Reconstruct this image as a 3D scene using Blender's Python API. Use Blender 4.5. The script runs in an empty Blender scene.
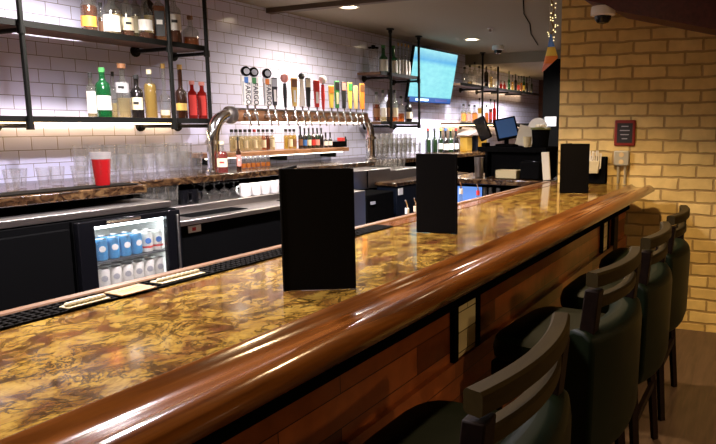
import bpy, bmesh, math, random
from mathutils import Vector, Matrix
random.seed(7)
PI = math.pi
sc = bpy.context.scene
COL = sc.collection

# ------------------------------------------------------------------ camera, world, exposure
CAMZ = 1.49
FPX, PCX, PCY = 639.0, 450.0, 222.0
PITCH = math.atan(95 / FPX)
YAW = math.atan(322 / math.hypot(FPX, 95))
fw = Vector((math.cos(YAW) * math.cos(PITCH), math.sin(YAW) * math.cos(PITCH), -math.sin(PITCH)))
rt = Vector((math.sin(YAW), -math.cos(YAW), 0))
up = rt.cross(fw)
cam = bpy.data.cameras.new('camera'); camo = bpy.data.objects.new('camera', cam); COL.objects.link(camo)
camo.matrix_world = Matrix(((rt.x, up.x, -fw.x, 0), (rt.y, up.y, -fw.y, 0), (rt.z, up.z, -fw.z, CAMZ), (0, 0, 0, 1)))
cam.sensor_width = 36; cam.lens = 36 * FPX / 716; cam.shift_x = (358 - PCX) / 716
cam.clip_start = .02; cam.clip_end = 60
sc.camera = camo
sc.view_settings.view_transform = 'Standard'; sc.view_settings.look = 'None'
sc.view_settings.gamma = 1; sc.view_settings.exposure = 0.38; sc.view_settings.use_curve_mapping = False
w = bpy.data.worlds.new('world'); sc.world = w; w.use_nodes = True
w.node_tree.nodes['Background'].inputs[0].default_value = (.5, .45, .6, 1)
w.node_tree.nodes['Background'].inputs[1].default_value = .02
sc.cycles.use_denoising = True
sc.cycles.transparent_max_bounces = 40
sc.cycles.max_bounces = 8; sc.cycles.sample_clamp_indirect = 4.0
CEIL = 2.485

def light(name, kind, loc, energy, color, size=.1, size_y=None, rot=(0, 0, 0), spot=None, blend=.6):
    l = bpy.data.lights.new(name, kind); l.energy = energy; l.color = color
    if kind == 'AREA':
        l.size = size
        if size_y: l.shape = 'RECTANGLE'; l.size_y = size_y
    else: l.shadow_soft_size = size
    if spot: l.spot_size = math.radians(spot); l.spot_blend = blend
    o = bpy.data.objects.new(name, l); COL.objects.link(o); o.location = loc; o.rotation_euler = rot
    return o
WARM = (1, .70, .38); NEUT = (1, .92, .88); COOL = (.80, .76, 1.0)
# recessed ceiling spots: back-bar row, added aisle fill, rows over the counter and the guests
BACKROW = [(-.1, 3.25), (2.28, 3.25), (4.56, 3.22), (6.84, 3.13)]
AISLE_FILL = [(.3, 2.15), (1.75, 2.15), (3.2, 2.15)]  # unseen lamps added as general fill for the back bar
GUEST = [(.6, .95), (2.2, .95), (3.6, .95)]
SEATS = [(1.2, -2.2), (3.2, -2.2)]
for x, y in BACKROW:
    light('spot_lamp', 'SPOT', (x, y, CEIL - .03), (170 if x < 4 else 140 if x < 6 else 330), NEUT if x != 4.56 else (1, .86, .70), .07, spot=165, blend=.9)
for x, y in AISLE_FILL:
    light('spot_lamp', 'SPOT', (x, y, CEIL - .03), 255, (.98, .90, 1), .07, spot=150, blend=.8)
for x, y in GUEST:
    light('spot_lamp', 'SPOT', (x, y, CEIL - .03), 24 if x < 1 else 40 if x < 3 else 120, WARM, .04, spot=110)
for x, y in SEATS:
    light('spot_lamp', 'SPOT', (x, y, CEIL - .03), 190, WARM, .05, spot=140)
light('spot_lamp', 'SPOT', (7.2, 2.0, CEIL - .03), 300, NEUT, .07, spot=150)  # added lamp, hidden behind the brick wall, brightens the far bottles
light('spot_lamp', 'SPOT', (9.2, 3.0, 2.31), 200, NEUT, .07, spot=165)  # added lamp below the soffit, lifts the dark far shelf

# ------------------------------------------------------------------ helpers
def at(px, py, Y):                       # world point seen at this spot of the photograph, on the plane at depth Y
    r = fw + rt * ((px - PCX) / FPX) + up * ((PCY - py) / FPX)
    r = r * (Y / r.y); return Vector((r.x, r.y, r.z + CAMZ))
def atx(px, py, X):
    r = fw + rt * ((px - PCX) / FPX) + up * ((PCY - py) / FPX)
    r = r * (X / r.x); return Vector((r.x, r.y, r.z + CAMZ))

def mat(name, col, rough=.5, metal=0, spec=.5, coat=0, emit=None, es=0):
    m = bpy.data.materials.new(name); m.use_nodes = True
    b = m.node_tree.nodes['Principled BSDF']
    b.inputs['Base Color'].default_value = (*col, 1); b.inputs['Roughness'].default_value = rough
    b.inputs['Metallic'].default_value = metal; b.inputs['Specular IOR Level'].default_value = spec
    b.inputs['Coat Weight'].default_value = coat; b.inputs['Coat Roughness'].default_value = .08
    if emit: b.inputs['Emission Color'].default_value = (*emit, 1); b.inputs['Emission Strength'].default_value = es
    return m
def glass(name, tint, gloss=1.0, rough=.03, body=0.0, bcol=None):
    """thin clear glass: tinted see-through plus fresnel reflection, optionally a little body colour"""
    m = bpy.data.materials.new(name); m.use_nodes = True; n = m.node_tree.nodes; L = m.node_tree.links; n.clear()
    out = n.new('ShaderNodeOutputMaterial'); tr = n.new('ShaderNodeBsdfTransparent'); gl = n.new('ShaderNodeBsdfGlossy')
    tr.inputs[0].default_value = (*tint, 1); gl.inputs['Roughness'].default_value = rough
    lw = n.new('ShaderNodeLayerWeight'); lw.inputs[0].default_value = .22
    mu = n.new('ShaderNodeMath'); mu.operation = 'MULTIPLY_ADD'; mu.inputs[1].default_value = .75 * gloss; mu.inputs[2].default_value = .05
    mx = n.new('ShaderNodeMixShader'); L.new(lw.outputs['Facing'], mu.inputs[0]); L.new(mu.outputs[0], mx.inputs[0])
    src = tr.outputs[0]
    if body:
        df = n.new('ShaderNodeBsdfDiffuse'); df.inputs[0].default_value = (*(bcol or tint), 1)
        tl = n.new('ShaderNodeBsdfTranslucent'); tl.inputs[0].default_value = (*(bcol or tint), 1)
        m0 = n.new('ShaderNodeMixShader'); m0.inputs[0].default_value = .5; L.new(df.outputs[0], m0.inputs[1]); L.new(tl.outputs[0], m0.inputs[2])
        m2 = n.new('ShaderNodeMixShader'); m2.inputs[0].default_value = body; L.new(tr.outputs[0], m2.inputs[1]); L.new(m0.outputs[0], m2.inputs[2]); src = m2.outputs[0]
    L.new(src, mx.inputs[1]); L.new(gl.outputs[0], mx.inputs[2]); L.new(mx.outputs[0], out.inputs[0])
    return m
def ramp(nt, fac, stops):
    r = nt.nodes.new('ShaderNodeValToRGB'); e = r.color_ramp.elements
    e[0].position, e[0].color = stops[0][0], (*stops[0][1], 1); e[1].position, e[1].color = stops[-1][0], (*stops[-1][1], 1)
    for p, c in stops[1:-1]:
        q = e.new(p); q.color = (*c, 1)
    nt.links.new(fac, r.inputs[0]); return r.outputs[0]
def coords(nt, scale=(1, 1, 1), rot=(0, 0, 0), loc=(0, 0, 0)):
    t = nt.nodes.new('ShaderNodeTexCoord'); mp = nt.nodes.new('ShaderNodeMapping')
    mp.inputs['Scale'].default_value = scale; mp.inputs['Rotation'].default_value = rot; mp.inputs['Location'].default_value = loc
    nt.links.new(t.outputs['Object'], mp.inputs[0]); return mp.outputs[0]
def noise(nt, v, s, d=3, dist=0, rough=.5):
    n = nt.nodes.new('ShaderNodeTexNoise'); n.inputs['Scale'].default_value = s; n.inputs['Detail'].default_value = d
    n.inputs['Distortion'].default_value = dist; n.inputs['Roughness'].default_value = rough; nt.links.new(v, n.inputs['Vector']); return n.outputs['Fac']
def mixc(nt, a, b, f, mode='MIX'):
    m = nt.nodes.new('ShaderNodeMix'); m.data_type = 'RGBA'; m.blend_type = mode
    for i, s in ((6, a), (7, b)):
        if isinstance(s, tuple): m.inputs[i].default_value = (*s, 1)
        else: nt.links.new(s, m.inputs[i])
    if isinstance(f, float): m.inputs[0].default_value = f
    else: nt.links.new(f, m.inputs[0])
    return m.outputs[2]
def brickmat(name, c1, c2, mortar, bw, rh, ms, plane, rough=.3, bump=.3, bias=0, off=.5, loc=(0, 0), var=None, smooth=.1, wob=0):
    """plane 'XZ' or 'YZ': texture runs along that wall"""
    m = mat(name, c1, rough); nt = m.node_tree; b = nt.nodes['Principled BSDF']
    t = nt.nodes.new('ShaderNodeTexCoord'); s = nt.nodes.new('ShaderNodeSeparateXYZ'); c = nt.nodes.new('ShaderNodeCombineXYZ')
    nt.links.new(t.outputs['Object'], s.inputs[0])
    nt.links.new(s.outputs[0 if plane == 'XZ' else 1], c.inputs[0]); nt.links.new(s.outputs[2], c.inputs[1])
    mp = nt.nodes.new('ShaderNodeMapping'); mp.inputs['Location'].default_value = (loc[0], loc[1], 0); nt.links.new(c.outputs[0], mp.inputs[0])
    if wob:
        nz_ = nt.nodes.new('ShaderNodeTexNoise'); nz_.inputs['Scale'].default_value = 9; nz_.inputs['Detail'].default_value = 4; nt.links.new(t.outputs['Object'], nz_.inputs['Vector'])
        vm = nt.nodes.new('ShaderNodeVectorMath'); vm.operation = 'MULTIPLY_ADD'; vm.inputs[1].default_value = (wob, wob, wob)
        nt.links.new(nz_.outputs['Color'], vm.inputs[0]); nt.links.new(c.outputs[0], vm.inputs[2]); nt.links.new(vm.outputs[0], mp.inputs[0])
    br = nt.nodes.new('ShaderNodeTexBrick'); nt.links.new(mp.outputs[0], br.inputs[0])
    br.inputs['Color1'].default_value = (*c1, 1); br.inputs['Color2'].default_value = (*c2, 1); br.inputs['Mortar'].default_value = (*mortar, 1)
    br.inputs['Scale'].default_value = 1; br.inputs['Mortar Size'].default_value = ms; br.inputs['Mortar Smooth'].default_value = smooth
    br.inputs['Bias'].default_value = bias; br.inputs['Brick Width'].default_value = bw; br.inputs['Row Height'].default_value = rh; br.offset = off
    colr = br.outputs[0]
    if var:
        nz = noise(nt, t.outputs['Object'], var[0], 5); colr = mixc(nt, colr, ramp(nt, nz, [(.3, var[1]), (.7, var[2])]), .55, 'MULTIPLY')
    nt.links.new(colr, b.inputs['Base Color'])
    if bump:
        bp = nt.nodes.new('ShaderNodeBump'); bp.inputs['Strength'].default_value = bump; bp.inputs['Distance'].default_value = .004; bp.invert = True
        nt.links.new(br.outputs['Fac'], bp.inputs['Height']); nt.links.new(bp.outputs[0], b.inputs['Normal'])
    return m
def woodmat(name, c1, c2, rough=.3, scale=(1, 12, 12), coat=0, s=3):
    m = mat(name, c1, rough, coat=coat); nt = m.node_tree
    n = noise(nt, coords(nt, scale), s, 6, .8)
    nt.links.new(ramp(nt, n, [(.3, c1), (.7, c2)]), nt.nodes['Principled BSDF'].inputs['Base Color']); return m

class MB:
    def __init__(s): s.bm = bmesh.new(); s.uneven = []
    def _new(s, fn):
        n = len(s.bm.verts); fn(); s.bm.verts.ensure_lookup_table(); return s.bm.verts[n:]
    def box(s, c, d, rot=None):
        vs = s._new(lambda: bmesh.ops.create_cube(s.bm, size=1))
        for v in vs:
            p = Vector((v.co.x * d[0], v.co.y * d[1], v.co.z * d[2]))
            if rot: p = rot @ p
            v.co = p + Vector(c)
        return s
    def bb(s, a, b):
        return s.box([(a[i] + b[i]) / 2 for i in range(3)], [abs(b[i] - a[i]) for i in range(3)])
    def lathe(s, prof, c=(0, 0, 0), n=16, rot=None, close=False):
        c = Vector(c); rings = []
        for r, z in prof:
            if r < 1e-6:
                p = Vector((0, 0, z)); p = rot @ p if rot else p; rings.append([s.bm.verts.new(p + c)])
            else:
                rg = []
                for i in range(n):
                    a = 2 * PI * i / n; p = Vector((r * math.cos(a), r * math.sin(a), z)); p = rot @ p if rot else p; rg.append(s.bm.verts.new(p + c))
                rings.append(rg)
        for a, b in zip(rings, rings[1:]):
            for i in range(n):
                j = (i + 1) % n
                q = [a[i % len(a)], a[j % len(a)], b[j % len(b)], b[i % len(b)]]
                u = []
                for v in q:
                    if v not in u: u.append(v)
                if len(u) > 2: s.bm.faces.new(u)
        return s
    def tube(s, pts, r, n=10, cap=True):
        pts = [Vector(p) for p in pts]; rs = r if isinstance(r, (list, tuple)) else [r] * len(pts); rings = []; last = None
        for i, p in enumerate(pts):
            t = (pts[min(i + 1, len(pts) - 1)] - pts[max(i - 1, 0)]).normalized()
            u = last - t * last.dot(t) if last else (Vector((0, 0, 1)).cross(t) if abs(t.z) < .9 else Vector((1, 0, 0)).cross(t))
            u.normalize(); last = u; v = t.cross(u)
            rings.append([s.bm.verts.new(p + (u * math.cos(2 * PI * k / n) + v * math.sin(2 * PI * k / n)) * rs[i]) for k in range(n)])
        for a, b in zip(rings, rings[1:]):
            for i in range(n): s.bm.faces.new((a[i], a[(i + 1) % n], b[(i + 1) % n], b[i]))
        if cap: s.bm.faces.new(rings[0][::-1]); s.bm.faces.new(rings[-1])
        return s
    def prism(s, poly, a, b, axis='x'):
        """poly of 2D points extruded along axis from a to b"""
        def P(u, v, w_): return {'x': (w_, u, v), 'y': (u, w_, v), 'z': (u, v, w_)}[axis]
        A = [s.bm.verts.new(P(u, v, a)) for u, v in poly]; B = [s.bm.verts.new(P(u, v, b)) for u, v in poly]
        n = len(poly)
        for i in range(n): s.bm.faces.new((A[i], A[(i + 1) % n], B[(i + 1) % n], B[i]))
        s.bm.faces.new(A[::-1]); s.bm.faces.new(B); return s
    def sweep(s, prof, path):
        """closed 2D profile (offset, z) swept along plan path of (x, y, nx, ny) points"""
        R = [[s.bm.verts.new((x + nx * u, y + ny * u, v)) for u, v in prof] for x, y, nx, ny in path]; n = len(prof)
        for a, b in zip(R, R[1:]):
            for i in range(n): s.bm.faces.new((a[i], a[(i + 1) % n], b[(i + 1) % n], b[i]))
        s.bm.faces.new(R[0][::-1]); s.bm.faces.new(R[-1]); return s
    def build(s, name, m, parent=None, bevel=0, seg=2, smooth=True, kind=None, loc=None, sub=0):
        bmesh.ops.recalc_face_normals(s.bm, faces=s.bm.faces)
        me = bpy.data.meshes.new(name); s.bm.to_mesh(me); s.bm.free()
        me.materials.append(m)
        if smooth:
            me.polygons.foreach_set('use_smooth', [True] * len(me.polygons)); me.set_sharp_from_angle(angle=math.radians(35))
        o = bpy.data.objects.new(name, me); COL.objects.link(o)
        if parent: o.parent = parent
        if loc: o.location = loc
        if bevel:
            md = o.modifiers.new('bevel', 'BEVEL'); md.width = bevel; md.segments = seg; md.limit_method = 'ANGLE'
        if sub: md = o.modifiers.new('sub', 'SUBSURF'); md.levels = sub; md.render_levels = sub
        if kind: o['kind'] = kind
        return o
def thing(name, label, cat, loc=(0, 0, 0), rz=0, group=None, rot=None):
    o = bpy.data.objects.new(name, None); COL.objects.link(o); o.location = loc; o.rotation_euler = rot or (0, 0, rz)
    o.empty_display_size = .05
    o['label'] = label; o['category'] = cat
    if group: o['group'] = group
    return o
def tag(o, label, cat, group=None):
    o['label'] = label; o['category'] = cat
    if group: o['group'] = group
    return o
def copy_tree(o, loc=None, label=None, rz=None, parent=None):
    c = o.copy(); COL.objects.link(c)
    if parent: c.parent = parent
    for ch in list(o.children): copy_tree(ch, parent=c)
    if loc is not None: c.location = loc
    if rz is not None: c.rotation_euler = (0, 0, rz)
    if label: c['label'] = label
    return c
def text(s, size, m, parent, loc, rot, name='lettering', extrude=.0006, bold=0, align='CENTER'):
    cu = bpy.data.curves.new(name, 'FONT'); cu.body = s; cu.size = size; cu.extrude = extrude; cu.offset = bold
    cu.align_x = align; cu.align_y = 'CENTER'
    t = bpy.data.objects.new(name, cu); COL.objects.link(t)
    dg = bpy.context.evaluated_depsgraph_get(); me = bpy.data.meshes.new_from_object(t.evaluated_get(dg))
    bpy.data.objects.remove(t); me.materials.clear(); me.materials.append(m)
    o = bpy.data.objects.new(name, me); COL.objects.link(o); o.parent = parent; o.location = loc; o.rotation_euler = rot
    return o

# ------------------------------------------------------------------ materials
M = {}
M['tile'] = brickmat('subway_tile', (.72, .73, .96), (.67, .68, .91), (.16, .13, .13), .155, .079, .0017, 'XZ', rough=.12, bump=.5, loc=(.03, -.012))
M['ceiling'] = mat('ceiling_paint', (.27, .24, .18), .85)
M['floor'] = woodmat('floor_wood', (.05, .03, .02), (.10, .06, .04), .4)
M['wallpaint'] = mat('dark_wall', (.10, .07, .05), .7)
M['darkwood_wall'] = brickmat('board_wall', (.10, .035, .018), (.16, .06, .03), (.02, .01, .01), 1.2, .12, .004, 'YZ', rough=.5, bump=.3)
M['brick'] = brickmat('yellow_brick', (.86, .62, .22), (.68, .46, .14), (.42, .27, .085), .235, .089, .011, 'YZ', rough=.75, bump=.9, loc=(.05, .02), var=(9, (.6, .55, .5), (1, 1, 1)), smooth=.6, wob=.022)
def quartz():
    m = mat('gold_quartz', (.4, .25, .1), .09, spec=.28); nt = m.node_tree; b = nt.nodes['Principled BSDF']
    v = coords(nt, (1, 1.25, 1)); n1 = noise(nt, v, 13, 9, .8, .65); n2 = noise(nt, v, 7, 9, 1.4, .68); n3 = noise(nt, v, 6, 5, 1.0, .6); n4 = noise(nt, v, 16, 9, 1.0, .7)
    base = ramp(nt, n1, [(.30, (.050, .020, .005)), (.42, (.115, .055, .010)), (.52, (.25, .150, .026)), (.70, (.32, .212, .046))])
    base = mixc(nt, base, (.10, .030, .012), ramp(nt, n3, [(.50, (0, 0, 0)), (.64, (.75, .75, .75))]))
    v1 = ramp(nt, n2, [(.470, (1, 1, 1)), (.496, (.10, .06, .05)), (.505, (.10, .06, .05)), (.535, (1, 1, 1))])
    v2 = ramp(nt, n4, [(.440, (1, 1, 1)), (.470, (.25, .18, .14)), (.50, (1, 1, 1))])
    c = mixc(nt, base, v1, .85, 'MULTIPLY'); nt.links.new(mixc(nt, c, v2, .6, 'MULTIPLY'), b.inputs['Base Color']); return m
M['quartz'] = quartz()
M['railwood'] = woodmat('rail_wood', (.045, .011, .002), (.19, .062, .010), .15, (.9, 14, 14), coat=.22, s=2.2)
M['trimwood'] = woodmat('trim_wood', (.09, .038, .010), (.17, .075, .022), .4, (1, 12, 12), coat=.3)
M['planks'] = brickmat('front_planks', (.42, .12, .032), (.11, .030, .010), (.015, .006, .004), .62, .092, .0015, 'XZ', rough=.28, bump=.2, off=.37, var=(14, (.55, .5, .5), (1.2, 1.1, 1)))
M['striptile'] = brickmat('cream_tile', (.86, .72, .38), (.80, .66, .34), (.07, .05, .03), .165, .072, .0016, 'XZ', rough=.2, bump=.4, loc=(0, 0))
M['black'] = mat('black_paint', (.0035, .0035, .0035), .6, spec=0)
M['blackgloss'] = mat('black_gloss', (.004, .004, .005), .12, spec=.35)
M['navy'] = mat('dark_blue_panel', (.003, .005, .010), .5, spec=.08)
M['iron'] = mat('black_iron_pipe', (.008, .008, .007), .5, 0, spec=.15)
M['shelfwood'] = woodmat('shelf_wood', (.06, .028, .016), (.14, .07, .035), .5, (1, 10, 10))
M['counter'] = None
def stone():
    m = mat('brown_stone', (.1, .06, .03), .18); nt = m.node_tree
    n = noise(nt, coords(nt, (1, 1, 1.5)), 14, 8, 1.2, .65)
    nt.links.new(ramp(nt, n, [(.38, (.012, .006, .003)), (.5, (.035, .016, .007)), (.66, (.13, .075, .03))]), nt.nodes['Principled BSDF'].inputs['Base Color']); return m
M['stone'] = stone()
M['steel'] = mat('brushed_steel', (.36, .33, .31), .36, 1)
M['chrome'] = mat('chrome', (.90, .89, .88), .14, 1)
M['copper'] = woodmat('copper_brown', (.20, .085, .035), (.40, .20, .09), .3, (2, 10, 10))
M['menu'] = mat('black_menu_cover', (.0045, .004, .0035), .6, spec=.02)
M['paper'] = mat('white_paper', (.62, .56, .42), .7)
M['cream'] = mat('cream_plastic', (.76, .66, .44), .45)
M['white'] = mat('white_plastic', (.82, .80, .76), .4)
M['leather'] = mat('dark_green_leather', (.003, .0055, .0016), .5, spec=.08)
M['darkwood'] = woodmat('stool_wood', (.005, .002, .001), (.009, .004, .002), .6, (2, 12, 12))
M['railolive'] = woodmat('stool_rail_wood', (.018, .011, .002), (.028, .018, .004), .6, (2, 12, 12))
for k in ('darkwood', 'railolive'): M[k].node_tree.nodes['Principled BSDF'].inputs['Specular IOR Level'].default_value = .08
M['rubber'] = mat('black_rubber', (.006, .005, .004), .7, spec=.03)
M['clear'] = glass('clear_glass', (.985, .985, .98), .6, body=.02, bcol=(.95, .92, .85))
M['clearb'] = glass('clear_bottle_glass', (.88, .90, .87), .8, body=.05, bcol=(.8, .8, .7))
M['greeng'] = glass('green_bottle_glass', (.10, .42, .16), .8, body=.45, bcol=(.02, .22, .07))
M['oliveg'] = mat('dark_olive_bottle', (.012, .028, .012), .08, spec=.8)
M['brownb'] = mat('dark_brown_bottle', (.030, .010, .005), .08, spec=.8)
M['cola'] = mat('black_bottle', (.010, .008, .008), .08, spec=.8)
M['amber'] = glass('amber_liquor', (.85, .38, .09), .3, body=.35, bcol=(.62, .22, .04))
M['dkamber'] = glass('dark_amber_liquor', (.50, .15, .03), .3, body=.45, bcol=(.30, .07, .012))
M['redl'] = glass('red_liquor', (.55, .04, .02), .3, body=.55, bcol=(.42, .02, .015))
M['yellowl'] = glass('yellow_liquor', (.95, .75, .25), .3, body=.45, bcol=(.80, .55, .12))
M['palel'] = glass('pale_liquor', (.95, .85, .60), .3, body=.30, bcol=(.85, .68, .38))
M['orangel'] = glass('orange_syrup', (.98, .50, .12), .3, body=.55, bcol=(.85, .38, .07))
for k, c in dict(lwhite=(.80, .77, .70), lcream=(.75, .65, .45), lblack=(.02, .02, .02), lorange=(.85, .25, .04), lred=(.6, .04, .03), lblue=(.05, .16, .45), ltan=(.62, .45, .20),
                 lgold=(.75, .50, .12), lgreen=(.06, .28, .08), lpink=(.75, .30, .25), lbrown=(.20, .09, .04), lyellow=(.88, .66, .10), lsky=(.05, .26, .52), lgrey=(.4, .4, .42), lflag=(.12, .30, .80)).items():
    M[k] = mat('print_' + k[1:], c, .45)
M['goldfoil'] = mat('gold_foil', (.80, .50, .16), .3, .8)
M['cork'] = mat('cork', (.42, .26, .13), .8)
M['redcup'] = mat('red_shaker', (.40, .010, .012), .25, coat=.4)

# ------------------------------------------------------------------ the setting
XL, XR, YF, YB = -3.5, 11.5, -3.0, 3.9
MB().bb((XL, YF, -.1), (XR, YB, 0)).build('floor', M['floor'], kind='structure')
MB().bb((XL, YF, CEIL), (XR, YB, CEIL + .1)).build('ceiling', M['ceiling'], kind='structure')
MB().bb((XL, YB, 0), (XR, YB + .1, CEIL)).build('wall_back', M['tile'], kind='structure')
MB().bb((XR, YF, 0), (XR + .1, YB, CEIL)).build('wall_end', M['darkwood_wall'], kind='structure')
MB().bb((XL - .1, YF, 0), (XL, YB, CEIL)).build('wall_left', M['wallpaint'], kind='structure')
MB().bb((XL, YF - .1, 0), (XR, YF, CEIL)).build('wall_front', M['wallpaint'], kind='structure')
BX = 4.80
o = MB().bb((0, -4.4, 0), (.4, 0, CEIL)).build('wall_right', M['brick'], kind='structure'); o.location = (BX, 1.46, 0); o.rotation_euler = (0, 0, math.radians(5))
MB().bb((8.3, 1.6, 2.345), (XR, YB, CEIL)).build('trim_1', M['ceiling'], kind='structure')
MB().bb((4.33, .6, 2.445), (4.40, YB, CEIL)).build('trim_2', mat('dark_beam', (.09, .06, .035), .6), kind='structure')
MB().prism([(1.34, CEIL), (1.305, 2.42), (1.2, 2.345), (1.06, 2.305), (.975, 2.255), (.378, 2.10), (-2.9, 2.05), (-2.9, CEIL)], 4.45, 4.785, 'x').build('trim_3', woodmat('dark_red_soffit', (.05, .010, .007), (.09, .02, .015), .5), kind='structure')

# ------------------------------------------------------------------ the bar
BT = 1.07
bar = thing('bar_counter', 'long bar counter with gold marbled stone top and glossy moulded wood arm rail', 'bar counter')
X0, X1 = -1.6, 4.74
MB().bb((X0, .895, BT - .035), (X1, 1.41, BT)).build('stone_top', M['quartz'], bar, bevel=.002)
prof = [(.90, BT - .03), (.90, BT + .001), (.894, BT + .008), (.885, BT + .011), (.876, BT + .007), (.868, BT), (.855, BT - .008), (.838, BT - .011), (.818, BT - .009), (.80, BT - .003), (.785, BT + .004),
        (.772, BT + .009), (.757, BT + .009), (.744, BT + .004), (.733, BT - .004), (.724, BT - .014), (.720, BT - .024), (.721, BT - .033), (.728, BT - .038), (.75, BT - .040), (.90, BT - .042)]
MB().prism(prof, X0, X1 - .02).build('arm_rail', M['railwood'], bar)
MB().bb((X0, .893, .897), (X1, .924, BT - .043)).build('painted_shade_strip', M['black'], bar)  # black strip stands in for the shade under the arm rail
MB().bb((X0, .925, .12), (X1, 1.05, BT - .11)).build('front_panel', M['planks'], bar)
MB().bb((X0, .94, 0), (X1, 1.05, .12)).build('kick_board', M['black'], bar)
MB().bb((X0, .905, .62), (X1, .925, .70)).build('ledge_board', M['planks'], bar)
for xa, xb in ((-.25, -.085), (1.885, 2.035), (4.00, 4.12)):
    t = MB().bb((0, .912, .705), (xb - xa, .924, .896)).build('tile_inset', M['striptile'], bar, loc=(xa, 0, 0))
    MB().bb((-.032, .905, .70), (-.001, .924, .896)).build('inset_frame', M['black'], t, bevel=.002); MB().bb((xb - xa + .001, .905, .70), (xb - xa + .032, .924, .896)).build('inset_frame', M['black'], t, bevel=.002)
MB().bb((4.28, .90, .15), (4.40, .925, BT - .11)).build('corner_post', M['darkwood'], bar, bevel=.004)
MB().bb((X0, 1.41, BT - .035), (X1, 1.50, BT - .004)).build('rail_trough', M['black'], bar)
MB().bb((2.3, 1.412, BT - .0035), (X1, 1.50, BT + .002)).build('inner_strip', M['railwood'], bar)
MB().prism([(1.502, BT - .05), (1.502, BT + .004), (1.506, BT + .008), (1.532, BT + .008), (1.537, BT + .003), (1.537, BT - .05)], X0, X1).build('inner_lip', M['trimwood'], bar)
MB().bb((X0, 1.30, 0), (X1, 1.498, BT - .036)).build('inner_body', M['black'], bar)

def bar_mat(xa, xb, label):
    t = thing('bar_mat', label, 'bar mat', (xa, 1.412, BT - .0035), group='black bar mats along the inner edge')
    L = xb - xa
    MB().bb((0, 0, 0), (L, .088, .003)).build('base', M['rubber'], t)
    m = MB(); n = int(L / .02)
    for i in range(n + 1): m.box((i * L / n, .044, .006), (.004, .088, .006))
    for j in range(5): m.box((L / 2, .002 + j * .021, .006), (L, .004, .006))
    m.build('rib_grid', M['rubber'], t, smooth=False)
bar_mat(.30, 1.00, 'black gridded rubber bar mat at the left end beneath a plain cream strip')
bar_mat(1.12, 1.31, 'short piece of black bar mat beneath the studded cream strip')
bar_mat(1.315, 2.29, 'long black gridded rubber bar mat running behind the nearest menu')
def strip(xa, xb, y0, y1, label, kind):
    t = thing('bar_strip', label, 'strip', (xa, y0, BT + .0065 if kind else BT + .0005))
    MB().bb((0, 0, 0), (xb - xa, y1 - y0, .003)).build('sheet', mat('tan_card', (.30, .17, .05), .6) if kind == 2 else M['cream'], t, bevel=.001)
    m = MB()
    if kind == 2:
        for i in range(7):
            q = .012 + i * (xb - xa - .024) / 7
            m.bb((q, .026, .0031), (q + .010, .031, .0038)); m.bb((q, .040, .0031), (q + .006, .050, .0038))
        m.build('red_print', M['lorange'], t)
    else:
        for i in range(9): m.lathe([(0, 0), (.008, 0), (.009, .004), (.006, .008), (0, .009)], (.01 + i * (xb - xa - .02) / 8, (y1 - y0) / 2, .0031), 10)
        m.build('raised_studs', M['cream'], t)
strip(.88, .985, 1.415, 1.45, 'cream studded strip on the mat at the left end of the bar', 1)
strip(1.01, 1.11, 1.405, 1.475, 'flat tan card with faint red print between the two bar mats', 2)
strip(1.14, 1.285, 1.42, 1.47, 'cream studded strip lying on the mat left of the nearest menu', 1)
M['cream'].node_tree.nodes['Principled BSDF'].inputs['Base Color'].default_value = (.42, .35, .19, 1)

# menus -------------------------------------------------------------
def menu(label, hinge, a1, w1, a2, w2, h=.315, s_in=(1, -1)):
    """two covers meeting at a spine; angles in plan"""
    t = thing('menu', label, 'menu', (hinge[0], hinge[1], BT + .001), group='black menus standing on the bar')
    for nm, a, wd in (('front_cover', a1, w1), ('back_cover', a2, w2)):
        c = MB().box((wd / 2 + .002, 0, h / 2), (wd, .0045, h)).build(nm, M['menu'], t, bevel=.0015); c.rotation_euler = (0, 0, a)
        pg = MB().box((wd / 2, 0, h / 2), (wd - .016, .0012, h - .014)).build('page', M['paper'], c)
        s = s_in[0] if nm == 'front_cover' else s_in[1]
        pg.location = (0, .0032 * s, 0)
    MB().tube([(0, 0, 0), (0, 0, h)], .0045, 8).build('spine', M['menu'], t)
    return t
def plan(px, py): # point on the bar top
    r = fw + rt * ((px - PCX) / FPX) + up * ((PCY - py) / FPX); r = r * ((BT - CAMZ) / r.z); return Vector((r.x, r.y))
a, b = plan(285, 291), plan(355.5, 289)
menu('tall black menu, nearest and largest of the three on the bar', a, math.atan2(b.y - a.y, b.x - a.x), (b - a).length, math.radians(25), .15)
a, b = plan(456.5, 234.3), plan(417, 232.5)
menu('black menu in the middle of the bar, with a pale right edge', a, math.atan2(b.y - a.y, b.x - a.x), (b - a).length, math.radians(80), .13, s_in=(-1, 1))
a, b = plan(560, 193.5), plan(588, 193.5)
menu('small-looking black menu at the far end of the bar by the brick wall', a, math.atan2(b.y - a.y, b.x - a.x), (b - a).length, math.radians(-10), .15)

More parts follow.
